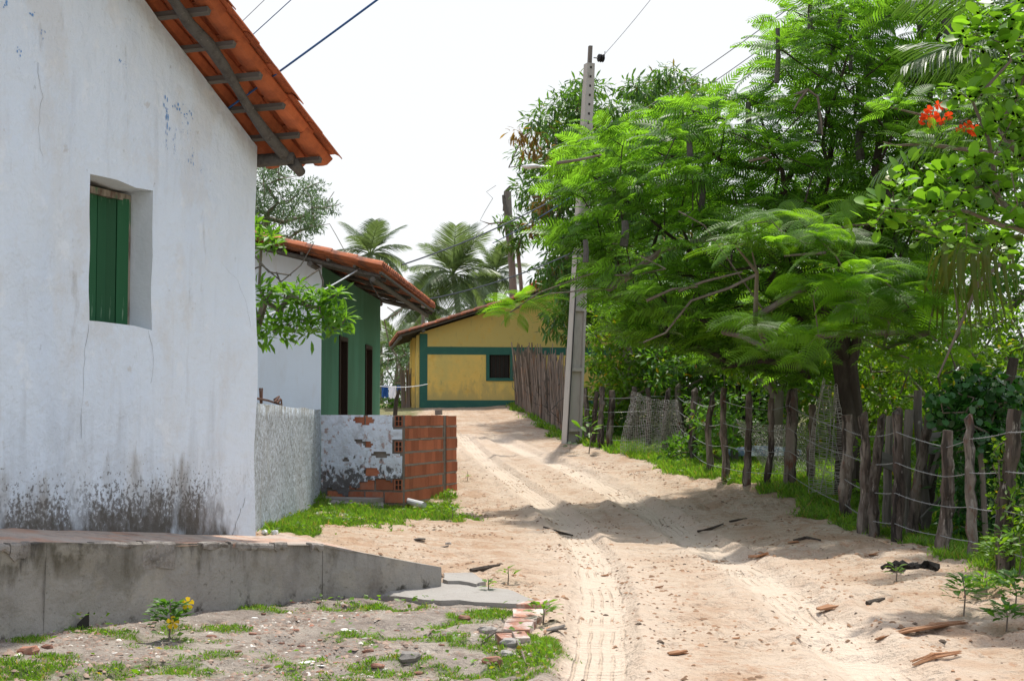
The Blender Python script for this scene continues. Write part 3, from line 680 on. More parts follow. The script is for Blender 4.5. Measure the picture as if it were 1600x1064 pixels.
part('back_face', MB().prism([Eb, Cb, (Cb[0] - .1, Cb[1] - .1), (Eb[0] - .1, Eb[1] - .12)], -.2, [tops['E'] - .06, zc_ - .03, zc_ - .03, tops['E'] - .06]).prism([(E_[0] - .02, E_[1] + .01), Eb, (Eb[0] - .1, Eb[1]), (E_[0] - .12, E_[1])], -.2, [tops['E'] - .01, tops['E'] - .06, tops['E'] - .06, tops['E'] - .01]), M['concrete'], terr, world=True)
# crumbling lip along the top edge: irregular broken pieces, each a part
lip_run = [(A_, tops['A']), (B0, tops['B0']), (B1, tops['B1']), (D_, tops['D'])]
pos = 0.0
tot = [np.linalg.norm(np.array(lip_run[i + 1][0]) - np.array(lip_run[i][0])) for i in range(3)]
for seg in range(3):
    p = np.array(lip_run[seg][0]); q = np.array(lip_run[seg + 1][0]); L_ = tot[seg]; d = (q - p) / L_; nrm = np.array((d[1], -d[0])); s_ = 0
    while s_ < L_ - .05:
        ln = min(rnd.uniform(.07, .42), L_ - s_); hgt = rnd.choice([.05, .07, .09, .12, .16]) * rnd.uniform(.8, 1.1)
        if seg == 2: hgt *= .6
        n = 5; vv2 = []
        pr_ = rnd.uniform(.004, .013)
        for i in range(n):
            t = (s_ + .004 + (ln - .008) * i / (n - 1)); c = p + d * t; zt = lip_run[seg][1] + (lip_run[seg + 1][1] - lip_run[seg][1]) * t / L_ + .010 + rnd.uniform(-.006, .006)
            hh = hgt * rnd.uniform(.6, 1.1)
            for zz, o1 in ((zt, .004), (zt - .012, pr_ + .004), (zt - hh * .7, pr_ + rnd.uniform(0, .006)), (zt - hh, pr_ * .6), (zt - hh, -.03), (zt + .001, -.05)):
                vv2.append((c[0] + nrm[0] * o1, c[1] + nrm[1] * o1, zz))
        ff = []
        for i in range(n - 1):
            for j in range(6): ff.append((i * 6 + j, (i + 1) * 6 + j, (i + 1) * 6 + (j + 1) % 6, i * 6 + (j + 1) % 6)[::-1])
        ff += [tuple(range(6)), tuple((n - 1) * 6 + j for j in range(5, -1, -1))]
        if rnd.random() < .72: part('mortar_edge', MB().add(vv2, ff), M['lip'], terr, world=True)
        s_ += ln
# drain hole at the foot
dh = P(127, 975, 8.05); part('drain_hole', MB().prism([(dh[0] - .02, dh[1] + .015), (dh[0] + .025, dh[1] + .065), (dh[0] + .02, dh[1] + .075), (dh[0] - .03, dh[1] + .025)], [dh[2] - .10] * 4, [dh[2] + .0, dh[2] + .06, dh[2] + .06, dh[2] + .0]), M['dark'], terr, world=True)

# ------------------------------------------------------------------ splatter-rendered wall
wa = P(397, 630, 13.2); wb = P(501, 641, 20.3)
d = np.array((wb[0] - wa[0], wb[1] - wa[1])); L_ = np.linalg.norm(d); d /= L_
w0 = np.array(wa[:2]) - d * 1.2
sw_ = thing('boundary_wall', 'low wall with rough grey splatter render and rusty bars on top, behind the white house corner', 'wall', (wa[0], wa[1], 0), math.atan2(d[1], d[0]))
n = 90; v = []; f = []; nzz = 16
for i in range(n + 1):
    for j in range(nzz + 1):
        x = -1.2 + (L_ + 1.2) * i / n; zt = wa[2] + (wb[2] - wa[2]) * x / L_ + (fbm(np.array([x * 3]), np.array([.1]), 99)[0] - .5) * .04
        z = -.4 + (zt + .4) * j / nzz; e = (fbm(np.array([x * 5]), np.array([z * 5.]), 98, 3)[0] - .5) * .04
        v.append((x, e, z))
m1 = nzz + 1
for i in range(n):
    for j in range(nzz): f.append((i * m1 + j, (i + 1) * m1 + j, (i + 1) * m1 + j + 1, i * m1 + j + 1))
o_ = len(v); v += [(-1.2, .15, -.4), (-1.2, .15, wa[2]), (L_, .15, -.4), (L_, .15, wb[2])]
f += [(o_, o_ + 1, o_ + 3, o_ + 2), tuple([i * m1 + nzz for i in range(n + 1)] + [o_ + 3, o_ + 1]), (n * m1 + nzz, n * m1, o_ + 2, o_ + 3), (0, nzz, o_ + 1, o_)]
part('rendered_wall', MB().add(v, f), M['splatter'], sw_, smooth=True)
rb = thing('rusty_rebar', 'thin rusty rods lying and standing on the splattered wall top', 'rebar', (wa[0], wa[1], wa[2]), math.atan2(d[1], d[0]))
part('rod', MB().tube([(-.3, .06, .06), (.8, .05, .05), (1.6, .07, .045), (2.7, .06, .01)], .012, 5), M['rust'], rb)
for x, hh, ln in ((.55, .13, -.05), (.95, .16, 0), (1.02, .16, .10), (2.8, .07, 0)): part('rod', MB().tube([(x, .06, -.02), (x + ln, .07, hh)], .010, 5), M['rust'], rb)
part('wire_tangle', MB().tube([(2.0, .05, .03), (2.15, .02, .09), (2.3, .09, .06), (2.2, .05, .02), (2.45, .04, .07), (2.6, .08, .02), (2.3, .05, .05)], .012, 5), M['rust'], rb)

# ------------------------------------------------------------------ brick wall, half plastered
KC = P(632, 797, 20.0); ktop = P(632, 648, 20.0)[2]
ang = math.atan2(math.cos(R(15.1)), math.sin(R(15.1)))
bw = thing('brick_wall', 'unfinished hollow brick wall with peeling white plaster on its end face, across the lane from the pole', 'wall', (KC[0], KC[1], 0), ang)
def fluted(w_, h_, t_, flutes, m):
    prof = []
    for k in range(flutes):
        a = -w_ / 2 + w_ * k / flutes; s_ = w_ / flutes
        prof += [(a, 0.), (a + s_ * .14, -.006), (a + s_ * .72, -.006), (a + s_ * .86, 0.)]
    prof.append((w_ / 2, 0.)); n = len(prof); v = []; f = []
    for z in (0, h_):
        for a, b in prof: v.append((a, b, z))
        v += [(w_ / 2, t_, z), (-w_ / 2, t_, z)]
    n2 = n + 2
    for i in range(n2): f.append((i, (i + 1) % n2, n2 + (i + 1) % n2, n2 + i))
    f += [tuple(range(n2 - 1, -1, -1)), tuple(range(n2, 2 * n2))]
    return newmesh(v, f, m)
CO = .178; NROW = 8
bmesh_ = fluted(.165, CO - .030, .1, 5, M['brick'])
bricks = 0
def courses(x0, x1, ytop, jag=0.):
    for r_ in range(NROW):
        z = ktop - (r_ + 1) * CO + .02; x = x0 + (.0 if r_ % 2 else -.085); 
        xe = x1 + rnd.uniform(-.03, .03) * jag
        while x < xe - .06:
            a = max(x, x0); b = min(x + .170, xe)
            if b - a > .05:
                o = link('brick', bmesh_, bw); o.location = ((a + b) / 2, rnd.uniform(-.004, .004), z + rnd.uniform(-.004, .004)); o.scale = ((b - a - .004) / .165, 1, rnd.uniform(.96, 1.02))
            x += .170
courses(.02, 1.76, ktop)
courses(1.93, 2.45, ktop, 1)
mo = MB(); mo.box(.012, 1.765, .006, .13, -.3, ktop - .012).box(1.925, 2.44, .012, .13, -.3, ktop - .014)
for r_ in range(1, NROW): mo.box(.02, 1.76, -.006, .006, ktop - r_ * CO - .008, ktop - r_ * CO + .017, jit=.003); mo.box(1.93, 2.44, -.006, .012, ktop - r_ * CO - .008, ktop - r_ * CO + .017, jit=.003)
part('mortar', mo, M['mortar'], bw)
part('column', MB().box(1.70, 1.78, .02, .12, ktop, ktop + .075, jit=.004).box(1.768, 1.80, -.008, .13, -.3, ktop - .01).box(1.80, 1.88, .06, .11, ktop - .9, ktop - .25), M['mortar'], bw)
# end face: bricks laid lengthwise with open cells on the corner, then plaster
fx = MB()
# world-facing end wall runs square to the view: own frame
J = P(503, 776, 20.45)
en = np.array((J[0] - KC[0], J[1] - KC[1])); EL = np.linalg.norm(en); en /= EL
ea = math.atan2(en[1], en[0])
c_, s__ = math.cos(ea - ang), math.sin(ea - ang)
def endpt(a, out, z):          # a: from the corner leftwards, out: towards the camera
    x, y = a, out; return (x * c_ - y * s__, x * s__ + y * c_, z)
def endbox(mb, a0, a1, o0, o1, z0, z1):
    v = [endpt(a, o, z) for z in (z0, z1) for o in (o0, o1) for a in (a0, a1)]
    return mb.add(v, [(0, 2, 3, 1), (4, 5, 7, 6), (0, 1, 5, 4), (2, 6, 7, 3), (0, 4, 6, 2), (1, 3, 7, 5)])
part('end_wall', endbox(MB(), 0.02, EL, -.10, .012, -.3, ktop - .006), M['mortar'], bw)
lows = [(NROW - 1, .02, 1.15), (NROW - 2, .02, .78), (NROW - 3, .40, .62)]
for r_ in range(NROW):
    z = ktop - (r_ + 1) * CO + .015
    a = .02 if r_ % 2 == 0 else .16
    if r_ % 2 == 1 or r_ in (0,): pass
    while a < 2.2:
        wd = .27
        if a < .05 and r_ in (0, 2, 5, 7):              # cells of the corner block seen end-on
            pass
        elif (r_ == 7 and a < 1.9) or (r_ == 6 and a < 1.15) or (r_ == 5 and a < .8) or (r_ == 4 and .3 < a < .62) or (r_ == 0 and .1 < a < 1.0) or (r_ == 2 and .1 < a < .5):
            part('brick', endbox(MB(), a, min(a + wd, 2.2), .010, .030 + rnd.uniform(-.003, .003), z, z + CO - .03), M['brick'], bw)
        a += wd + .03
for r_, n2 in ((0, 2), (2, 3), (5, 3), (7, 3)):
    z = ktop - (r_ + 1) * CO + .015; hh = CO - .03
    if r_ == 0: nrw = 2
    else: nrw = 2
    g_ = MB()
    for a in (0.025, .078, .131): endbox(g_, a, a + .010, .012, .034, z, z + hh)
    for q in range(nrw + 1): zz = z + (hh - .010) * q / nrw; endbox(g_, .025, .141, .012, .033, zz, zz + .010)
    o = part('brick_cells', g_, M['brick'], bw)
    part('cell_void', endbox(MB(), .027, .139, .010, .014, z + .002, z + hh - .002), M['dark'], bw)
# peeling plaster: irregular sheet proud of the bricks
gx_, gz__ = 110, 46; v = []; keep = np.zeros((gx_ + 1, gz__ + 1)); 
for i in range(gx_ + 1):
    for j in range(gz__ + 1):
        a = .02 + (EL - .02) * i / gx_; z = .10 + (ktop - .002 - .10) * j / gz__
        e = .040 + (fbm(np.array([a * 3]), np.array([z * 3.]), 61, 3)[0] - .5) * .03
        v.append(endpt(a, e, z)); hr = z - .10
        n1 = fbm(np.array([a * 2.6]), np.array([z * 3.2]), 64, 4)[0]
        k = 1.0
        dist = max(0, 1.75 - a)
        k -= 3.2 * max(0, (.42 if a < .85 else .26 if a < 1.2 else .05) + .10 - hr)     # bare bricks near the foot by the corner
        k -= .25 * sstep(1.2, .1, a)
        for (ca_, cz_, ra, rz) in ((.62, ktop - .08, .42, .11), (.50, .62, .16, .08), (.9, .78, .10, .05), (.35, .86, .2, .05), (.7, 1.05, .12, .04), (.55, 1.0, .1, .05)):
            k -= .9 * max(0, 1 - ((a - ca_) / ra) ** 2 - ((z - cz_) / rz) ** 2)
        for (r2, _) in ((0, 0), (2, 0), (5, 0), (7, 0)):
            zc2 = ktop - (r2 + .5) * CO
            if a < .17 and abs(z - zc2) < CO * .48: k = -1
        keep[i, j] = k + (n1 - .5) * 1.3
f = [(i * (gz__ + 1) + j, i * (gz__ + 1) + j + 1, (i + 1) * (gz__ + 1) + j + 1, (i + 1) * (gz__ + 1) + j) for i in range(gx_) for j in range(gz__) if keep[i:i + 2, j:j + 2].mean() > .34]
part('peeling_plaster', MB().add(v, f), M['peeling'], bw)
part('footing_slab', endbox(MB(), .3, 1.9, .05, .45, .02, gz(*(P(560,800,20)[:2])) + .10), M['slab'], bw)
dp = P(658, 785, 19.9)
o = single('drain_pipe', MB().tube([(dp[0] - .22, dp[1] + .25, dp[2] + .01), (dp[0] + .05, dp[1] - .1, dp[2] - .03)], .045, 12, cap=False).tube([(dp[0] - .22, dp[1] + .25, dp[2] + .01), (dp[0] + .05, dp[1] - .1, dp[2] - .03)], .038, 12), M['pvc'], 'short grey plastic pipe sticking out of the brick wall foot', 'pipe', smooth=False)
# ------------------------------------------------------------------ green and white house
GCx, GCy = P(503, 425, 21.0)[:2]
gh = thing('green_house', 'small house with white end wall and dark green front under a deep tiled eave', 'house', (GCx, GCy, 0), R(-2.6))
def gzf(x): return 3.40 + .25 * ((1 - x) if x > -3 else (7 + x))
eg = MB(); HT = 3.40 + .25 * 1
eg.add([(-6, 0, 0), (-.0, 0, 0), (-.0, 0, HT - .02), (-3, 0, HT + .73), (-6, 0, HT - .02)], [(0, 1, 2, 3, 4)])
eg.add([(-6, .15, 0), (-.15, .15, 0), (-.15, .15, HT - .02), (-3, .15, HT + .7), (-6, .15, HT - .02)], [(4, 3, 2, 1, 0)])
part('end_wall', eg, M['plaster2'], gh)
bk = MB().add([(-6, 6.3, 0), (0, 6.3, 0), (0, 6.3, HT - .02), (-3, 6.3, HT + .73), (-6, 6.3, HT - .02)], [(4, 3, 2, 1, 0)]); bk.box(-6.02, -5.9, .01, 6.29, 0, HT - .03)
part('back_walls', bk, M['plaster2'], gh)
D1 = (1.55, 2.35); D2 = (4.35, 5.15); DT = 1.4 + 1.28; DT2 = 1.4 + 1.30
gf = MB()
prev = .004
for a, b in (D1, D2): gf.box(-.16, 0, prev, a, 0, HT - .03); gf.box(-.16, 0, a, b, DT, HT - .03); prev = b
gf.box(-.16, 0, prev, 6.29, 0, HT - .03)
part('green_wall', gf, M['green_wall'], gh)
for a, b in (D1, D2):
    dr = part('door', MB().box(-.12, -.08, a + .01, b - .01, 0, DT - .01), M['door'], gh)
    part('door_frame', MB().box(-.10, .02, a + .002, a + .06, .3, DT - .002).box(-.10, .02, b - .06, b - .002, .3, DT - .002).box(-.10, .02, a + .06, b - .06, DT - .07, DT - .002), M['door'], dr)
tile_roof(gh, [(1.0, -3, gzf, True), (-7, -3, gzf, False)], -.72, 6.9, .2, .38, M['tile_old'], 2, lift=.09, sag=.06, erow=2)
part('ridge_tiles', MB().box(-3.14, -2.86, -.72, 6.9, gzf(-3) + .13, gzf(-3) + .24, jit=.01), M['tile_old'], gh)
for y in (-.55, .03, 1.6, 3.2, 4.8, 6.2, 6.8):
    part('rafter', MB().tube([(.95, y, gzf(.95) - .01), (-3, y, gzf(-3) - .01)], .032, 7, .05), M['pole_wood'], gh)
for x in (.85, -.06, -1.6, -3.0): part('beam', MB().tube([(x, -.66, gzf(x) - .08), (x, 6.8, gzf(x) - .08)], .042, 7, .05), M['pole_wood'], gh)
bt = MB()
for k in range(11): x = .97 - k * .38; bt.box(x - .02, x + .02, -.7, 6.85, gzf(x) + .022, gzf(x) + .055)
part('battens', bt, M['pole_wood'], gh)
part('veranda_floor', MB().box(.0, .75, .05, 6.2, -.1, .42), M['slab'], gh)

# ------------------------------------------------------------------ yellow house
YC = P(656, 637, 42.0)
yh = thing('yellow_house', 'yellow house with green painted bands and one dark window at the bend of the lane', 'house', (YC[0], YC[1], 0), R(7))
def yzf(x): return 3.86 + .32 * (x if x < 3.9 else 7.8 - x)
YX0, YX1, YZ0, YZ1 = 2.06, 2.68, 2.53, 3.28
xs = [0, YX0, YX1, 3.9, 7.8]; wv = MB()
def wallbox(x0, x1, z0, zt0, zt1): 
    v = [(x0, 0, z0), (x1, 0, z0), (x1, 0, zt1), (x0, 0, zt0), (x0, .15, z0), (x1, .15, z0), (x1, .15, zt1), (x0, .15, zt0)]
    wv.add(v, [(0, 1, 2, 3), (5, 4, 7, 6), (0, 4, 5, 1), (3, 2, 6, 7), (0, 3, 7, 4), (1, 5, 6, 2)])
wallbox(0, YX0, .8, yzf(0), yzf(YX0)); wallbox(YX0, YX1, .8, YZ0, YZ0); wallbox(YX0, YX1, YZ1, yzf(YX0), yzf(YX1)); wallbox(YX1, 3.9, .8, yzf(YX1), yzf(3.9)); wallbox(3.9, 7.8, .8, yzf(3.9), yzf(7.8))
wv.box(0.004, .15, .152, 6, .8, yzf(0) - .02); wv.box(7.65, 7.796, .152, 6, .8, yzf(0) - .02)
wv.add([(0, 6, .8), (7.8, 6, .8), (7.8, 6, 3.86), (3.9, 6, 5.1), (0, 6, 3.86)], [(4, 3, 2, 1, 0)])
part('wall', wv, M['yellow_wall'], yh)
part('painted_band', MB().box(.22, 7.8, -.006, .02, 3.22, 3.45).box(-.004, .22, -.008, .02, .8, yzf(0) - .03).box(.22, 7.8, -.007, .02, .8, 1.87).box(-.008, .02, .02, .2, .8, yzf(0) - .05), M['green_band'], yh)
wn = part('window', MB().box(YX0 - .10, YX0, -.03, .10, YZ0 - .09, YZ1 + .0).box(YX1, YX1 + .10, -.03, .10, YZ0 - .09, YZ1).box(YX0, YX1, -.03, .10, YZ0 - .09, YZ0), M['green_band'], yh)
part('painted_room_shade', MB().box(YX0, YX1, .09, .11, YZ0, YZ1), M['dark'], wn)  # near-black sheet: shade of the room behind the bars put into its colour
for k in range(5): x = YX0 + .06 + k * .125; part('bar', MB().box(x, x + .02, .06, .085, YZ0 + .002, YZ1 - .002), M['door'], wn)
ytl = lambda x: yzf(x)
tile_roof(yh, [(-.68, 3.9, ytl, True), (8.48, 3.9, ytl, False)], -.42, 6.3, .22, .40, M['tile_old'], 4, lift=.10, sag=.06, erow=1)
part('ridge_tiles', MB().box(3.78, 4.02, -.42, 6.3, yzf(3.9) + .16, yzf(3.9) + .25, jit=.01), M['tile_old'], yh)
for x in (-.6, .08, 1.9, 3.9): part('beam', MB().tube([(x, -.38, yzf(x) + .02), (x, 6.2, yzf(x) + .02)], .055, 7), M['pole_wood'], yh)
ra = MB()
for y in (-.36, 0.4, 1.6, 2.8, 4, 5.2, 6.1): ra.tube([(-.62, y, yzf(-.62) + .08), (3.9, y, yzf(3.9) + .08)], .035, 6)
part('rafters', ra, M['pole_wood'], yh)
for x, y in ((-.05, .12), (-.12, 1.2), (-.10, 2.6)): part('side_post', MB().box(x - .05, x + .03, y, y + .1, .9, yzf(x) - .05), M['yellow_wall'], yh)

# ------------------------------------------------------------------ stick fence
sa = np.array((1.22, 33.2)); sb = np.array((.10, 41.4)); 
sf = thing('stick_fence', 'fence of upright dry sticks woven close together, from the utility pole to the yellow house', 'fence', (sa[0], sa[1], gz(*sa)))
dd = sb - sa; L_ = np.linalg.norm(dd)
nst = 210
for k in range(nst):
    t = (k + rnd.uniform(-.4, .4)) / nst; p = sa + dd * t; h_ = 1.74 - .1 * t + rnd.gauss(0, .11); z = gz(p[0], p[1]); ln = rnd.gauss(0, .09); ly = rnd.gauss(0, .09)
    q = [(p[0] + ly * 0 + rnd.uniform(-.03, .03), p[1], z - .1), (p[0] + ln * .5 + rnd.uniform(-.015, .015), p[1] + ly * .5, z + h_ * .5), (p[0] + ln, p[1] + ly, z + h_)]
    r_ = rnd.uniform(.010, .030); part('stick', MB().tube(q, [r_, r_ * .85, r_ * .6], 5, .1), M['stick'], sf, world=True)
for k in range(60):
    t = rnd.random(); p = sa + dd * t; z = gz(p[0], p[1]) + rnd.uniform(.2, 1.3); a_ = rnd.uniform(-.35, .35); b_ = rnd.uniform(.1, .5)
    part('twig', MB().tube([(p[0] - .05, p[1], z), (p[0] + a_ * .5 - .07, p[1] + a_ * .4, z + b_ * .5), (p[0] + a_ * .6 - .05, p[1] + a_, z + b_)], [.010, .008, .004], 4), M['wood_grey'], sf, world=True)
for hh in (.45, 1.2):
    part('rail', MB().tube([(sa[0] + .05, sa[1], gz(*sa) + hh), ((sa[0] + sb[0]) / 2 + .05, (sa[1] + sb[1]) / 2, gz(*((sa + sb) / 2)) + hh), (sb[0] + .05, sb[1], gz(*sb) + hh)], .03, 6), M['stick'], sf, world=True)
part('broken_branch', MB().tube([P(862, 640, 32.9), P(873, 627, 32.8), P(888, 617, 32.7)], [.012, .012, .007], 5), M['wood_grey'], sf, world=True)

# ------------------------------------------------------------------ utility pole
ub = G(893, 693); UYd = ub[1]; ut = P(922, 76, UYd)
up = thing('utility_pole', 'tall leaning concrete utility pole with recessed faces at the edge of the lane', 'utility pole', (ub[0], ub[1], ub[2]), R(22))
H_ = ut[2] - ub[2]; ln = math.atan2(ut[0] - ub[0], H_)
c_, s__ = math.cos(R(22)), math.sin(R(22))
def ppt(x, y, z):      # pole-local with lean towards world +x
    k = z * math.tan(ln); return (x + k * c_, y - k * s__, z)
def psec(x0a, x1a, y0a, y1a, z0, z1, x0b, x1b, y0b, y1b):
    return MB().add([ppt(x, y, z) for z, xs_, ys_ in ((z0, (x0a, x1a), (y0a, y1a)), (z1, (x0b, x1b), (y0b, y1b))) for y in ys_ for x in xs_], [(0, 2, 3, 1), (4, 5, 7, 6), (0, 1, 5, 4), (2, 6, 7, 3), (0, 4, 6, 2), (1, 3, 7, 5)])
def hw(z): return .180 - (.180 - .085) * z / H_
def hd(z): return .13 - .04 * z / H_
for sx in (-1, 1):
    m_ = MB()
    for a, b in ((-.2, H_ * .62),):
        t0, t1 = hw(a), hw(b); fl_ = .05
        q = psec(*(sorted((sx * t0, sx * (t0 - fl_)))), -hd(a), hd(a), a, b, *(sorted((sx * t1, sx * (t1 - fl_)))), -hd(b), hd(b)); m_.add(q.v, q.f)
    part('flange', m_, M['pylon'], up)
q = psec(-hw(0) + .05, hw(0) - .05, -.05, .05, -.2, H_ * .62, -hw(H_ * .62) + .05, hw(H_ * .62) - .05, -.04, .04); part('web', q, M['pylon'], up)
z = .25
while z < H_ * .6:
    part('cross_rib', psec(-hw(z) + .05, hw(z) - .05, -hd(z) * .98, hd(z) * .98, z, z + .07, -hw(z) + .05, hw(z) - .05, -hd(z) * .98, hd(z) * .98), M['pylon'], up); z += 1.27
a, b = H_ * .62, H_ * .96
part('upper_shaft', psec(-hw(a), hw(a), -hd(a), hd(a), a, b, -hw(b), hw(b), -hd(b), hd(b)), M['pylon'], up)
z = a + .15
while z < b - .1:
    part('step_hole', psec(-.022, .022, -hd(z) - .003, -hd(z) + .05, z, z + .05, -.022, .022, -hd(z) - .003, -hd(z) + .05), M['dark'], up); z += .2
part('top_tenon', psec(-.035, .045, -.04, .04, b - .55, H_ + .05, -.03, .04, -.04, .04), M['wood_grey'], up)
iz = P(935, 92, UYd)[2] - ub[2]
part('bracket', MB().tube([ppt(.05, -.1, iz), ppt(.24, -.12, iz)], .015, 6), M['wire'], up)
ins = part('insulator', MB().tube([ppt(.14, -.12, iz), ppt(.16, -.12, iz), ppt(.17, -.12, iz), ppt(.19, -.12, iz), ppt(.20, -.12, iz), ppt(.22, -.12, iz), ppt(.23, -.12, iz), ppt(.25, -.12, iz), ppt(.26, -.12, iz), ppt(.28, -.12, iz)], [.06, .09, .05, .05, .09, .09, .05, .05, .09, .06], 10), M['black'], up)
part('insulator_pin', MB().tube([ppt(.29, -.12, iz), ppt(.30, -.12, iz + .16)], .008, 5), M['black'], up)
sl_ = thing('street_lamp', 'slim white street lamp on an arm reaching left from the utility pole', 'street lamp', tuple(P(905, 263, UYd - .2)))
part('arm', MB().tube([P(908, 268, UYd - .16), P(885, 262, UYd - .2), P(842, 260, UYd - .3)], .022, 7), M['lamp'], sl_, world=True)
hp, hq = P(846, 261, UYd - .3), P(815, 260, UYd - .35)
v = [hp + (hq - hp) * t for t in np.linspace(0, 1, 7)]
part('lamp_head', MB().tube([a + np.array((0, 0, .01 * math.sin(i))) for i, a in enumerate(v)], [.035, .06, .085, .095, .09, .07, .03], 10, flat=.55), M['lamp'], sl_, world=True, smooth=True)
part('clamp', MB().tube([P(905, 280, UYd - .16), P(905, 255, UYd - .16)], .05, 8), M['wire'], sl_, world=True)
part('junction_box', MB().box(*(lambda p: (p[0] - .08, p[0] + .08, p[1] - .1, p[1] + .02, p[2] - .12, p[2] + .12))(P(932, 288, UYd - .2))), M['black'], up, world=True)
# thin meter tube running up the pole's left edge
part('earth_cable', MB().tube([ppt(-hw(0) + .02, -hd(0) - .02, 0), ppt(-hw(4) + .02, -hd(4) - .02, 4)], .012, 5), M['black'], up)

q_ = P(661, 560, 50); single('thin_pole', MB().tube([(q_[0], 50, gz(q_[0], 50) - .1), P(661, 520, 50), P(661, 470, 50)], [.08, .07, .06], 7), M['wood_grey'], 'thin grey pole rising behind the left roof corner of the yellow house', 'pole')
tb_ = P(803, 470, 46); tt_ = P(793, 300, 46)
pl = thing('wooden_pole', 'old wooden pole with a broken top behind the yellow house', 'pole', (tb_[0], tb_[1], 1.6))
part('shaft', MB().tube([(tb_[0], 46, 1.5), tb_, P(800, 420, 46), P(797, 380, 46), P(794, 350, 46), tt_], [.16, .14, .12, .12, .15, .13], 9, .08), M['wood_grey'], pl, world=True)
part('splintered_top', MB().tube([P(790, 330, 46), P(791, 300, 46), P(797, 291, 46)], [.1, .09, .03], 6, .2).tube([P(797, 350, 45.9), P(788, 316, 45.9), P(786, 305, 45.9)], [.08, .06, .03], 6, .2), M['wood_grey'], pl, world=True)

# ------------------------------------------------------------------ cables
def cable(name, p, q, sag, r, m, label, group=None, n=24, cat='cable'):
    p = np.array(p); q = np.array(q); pts = [p + (q - p) * t + np.array((0, 0, -sag * 4 * t * (1 - t))) for t in np.linspace(0, 1, n)]
    return single(name, MB().tube(pts, r, 5), m, label, cat, group, origin=tuple(p))
polep = P(912, 285, UYd)
cable('service_cable', P(345, 178, 10.75), P(900, -235, 9.0), .02, .0085, M['blue_cable'], 'thick blue cable rising right from under the white house roof')
cable('overhead_wire', P(350, 95, 12.5), P(600, -135, 12), .01, .0045, M['blue_cable'], 'thin blue wire in the sky just above the roof verge')
cable('overhead_wire', P(330, 80, 14), P(520, -105, 14), .01, .004, M['thin_cable'], 'faint grey wire left of the thin blue one above the roof')
cable('service_cable', polep, P(628, 414, 24.5), .12, .014, M['black_cable'], 'dark cable sagging from the utility pole to the green house roof')
cable('service_cable', P(905, 300, UYd), P(770, 380, 44), .05, .014, M['blue_cable'], 'bright blue cable beside the mango tree below the street lamp')
cable('service_cable', P(672, 467, 26.5), P(900, 392, UYd), .1, .014, M['black_cable'], 'grey blue cable from the far eave corner towards the pole, crossing the palms')
cable('service_cable', P(562, 420, 20.5), P(397, 500, 17), .05, .010, M['pale_cable'], 'pale cable hanging across the white end wall of the green house')
cable('service_cable', P(572, 425, 21), P(622, 462, 25), .25, .010, M['black_cable'], 'loose dark cable looping under the green house eave')
for k, (a, b, c, d_, r) in enumerate([(962, 198, 1330, -60, .010), (985, 214, 1400, -80, .010), (1005, 218, 1480, -90, .010), (960, 245, 1560, -60, .010)]):
    cable('power_line', P(a, b, UYd - .1), P(c, d_, 18), .08, r * .8, M['thin_cable'], ('leftmost power line rising from the utility pole over the poinciana tree', 'second power line from the left rising over the poinciana tree', 'third power line from the left passing over the poinciana crown', 'rightmost and lowest power line passing through the poinciana crown')[k], 'power lines over the trees')
cable('power_line', P(944, 86, UYd - .1), P(1040, -30, 26), .03, .006, M['thin_cable'], 'faint single wire rising from the black insulator')
cable('clothes_line', P(592, 603, 31), P(668, 600, 36), .05, .01, M['pale_cable'], 'clothes line strung behind the green house wall', cat='clothes line')
def cloth(name, px0, px1, py0, py1, Y, m, label):
    v = []; f = []
    for i in range(9):
        for j in range(9):
            p = P(px0 + (px1 - px0) * i / 8, py0 + (py1 - py0) * j / 8, Y); v.append((p[0], p[1] + .05 * math.sin(i * 1.4 + j * .4), p[2] + (.02 * math.sin(i * 2) if j == 8 else 0)))
    for i in range(8):
        for j in range(8): a = i * 9 + j; f.append((a, a + 1, a + 10, a + 9))
    single(name, MB().add(v, f), m, label, 'clothing')
cloth('cloth', 596, 607, 602, 621, 32.3, M['cloth_blue'], 'blue cloth hanging on the line next to the green house'); cloth('cloth', 607.5, 619, 603, 622, 32.9, M['cloth_white'], 'white cloth hanging on the line between the two blue ones')
cloth('cloth', 620, 626, 602, 611, 33.4, M['cloth_blue'], 'small blue rag hanging over the dark stake')
dk = P(620, 645, 30); single('stake', MB().tube([P(617, 650, 30), P(619, 625, 30), P(624, 608, 30)], [.05, .045, .03], 6, .1), M['bark_dark'], 'dark burnt stake standing behind the brick wall', 'stake')

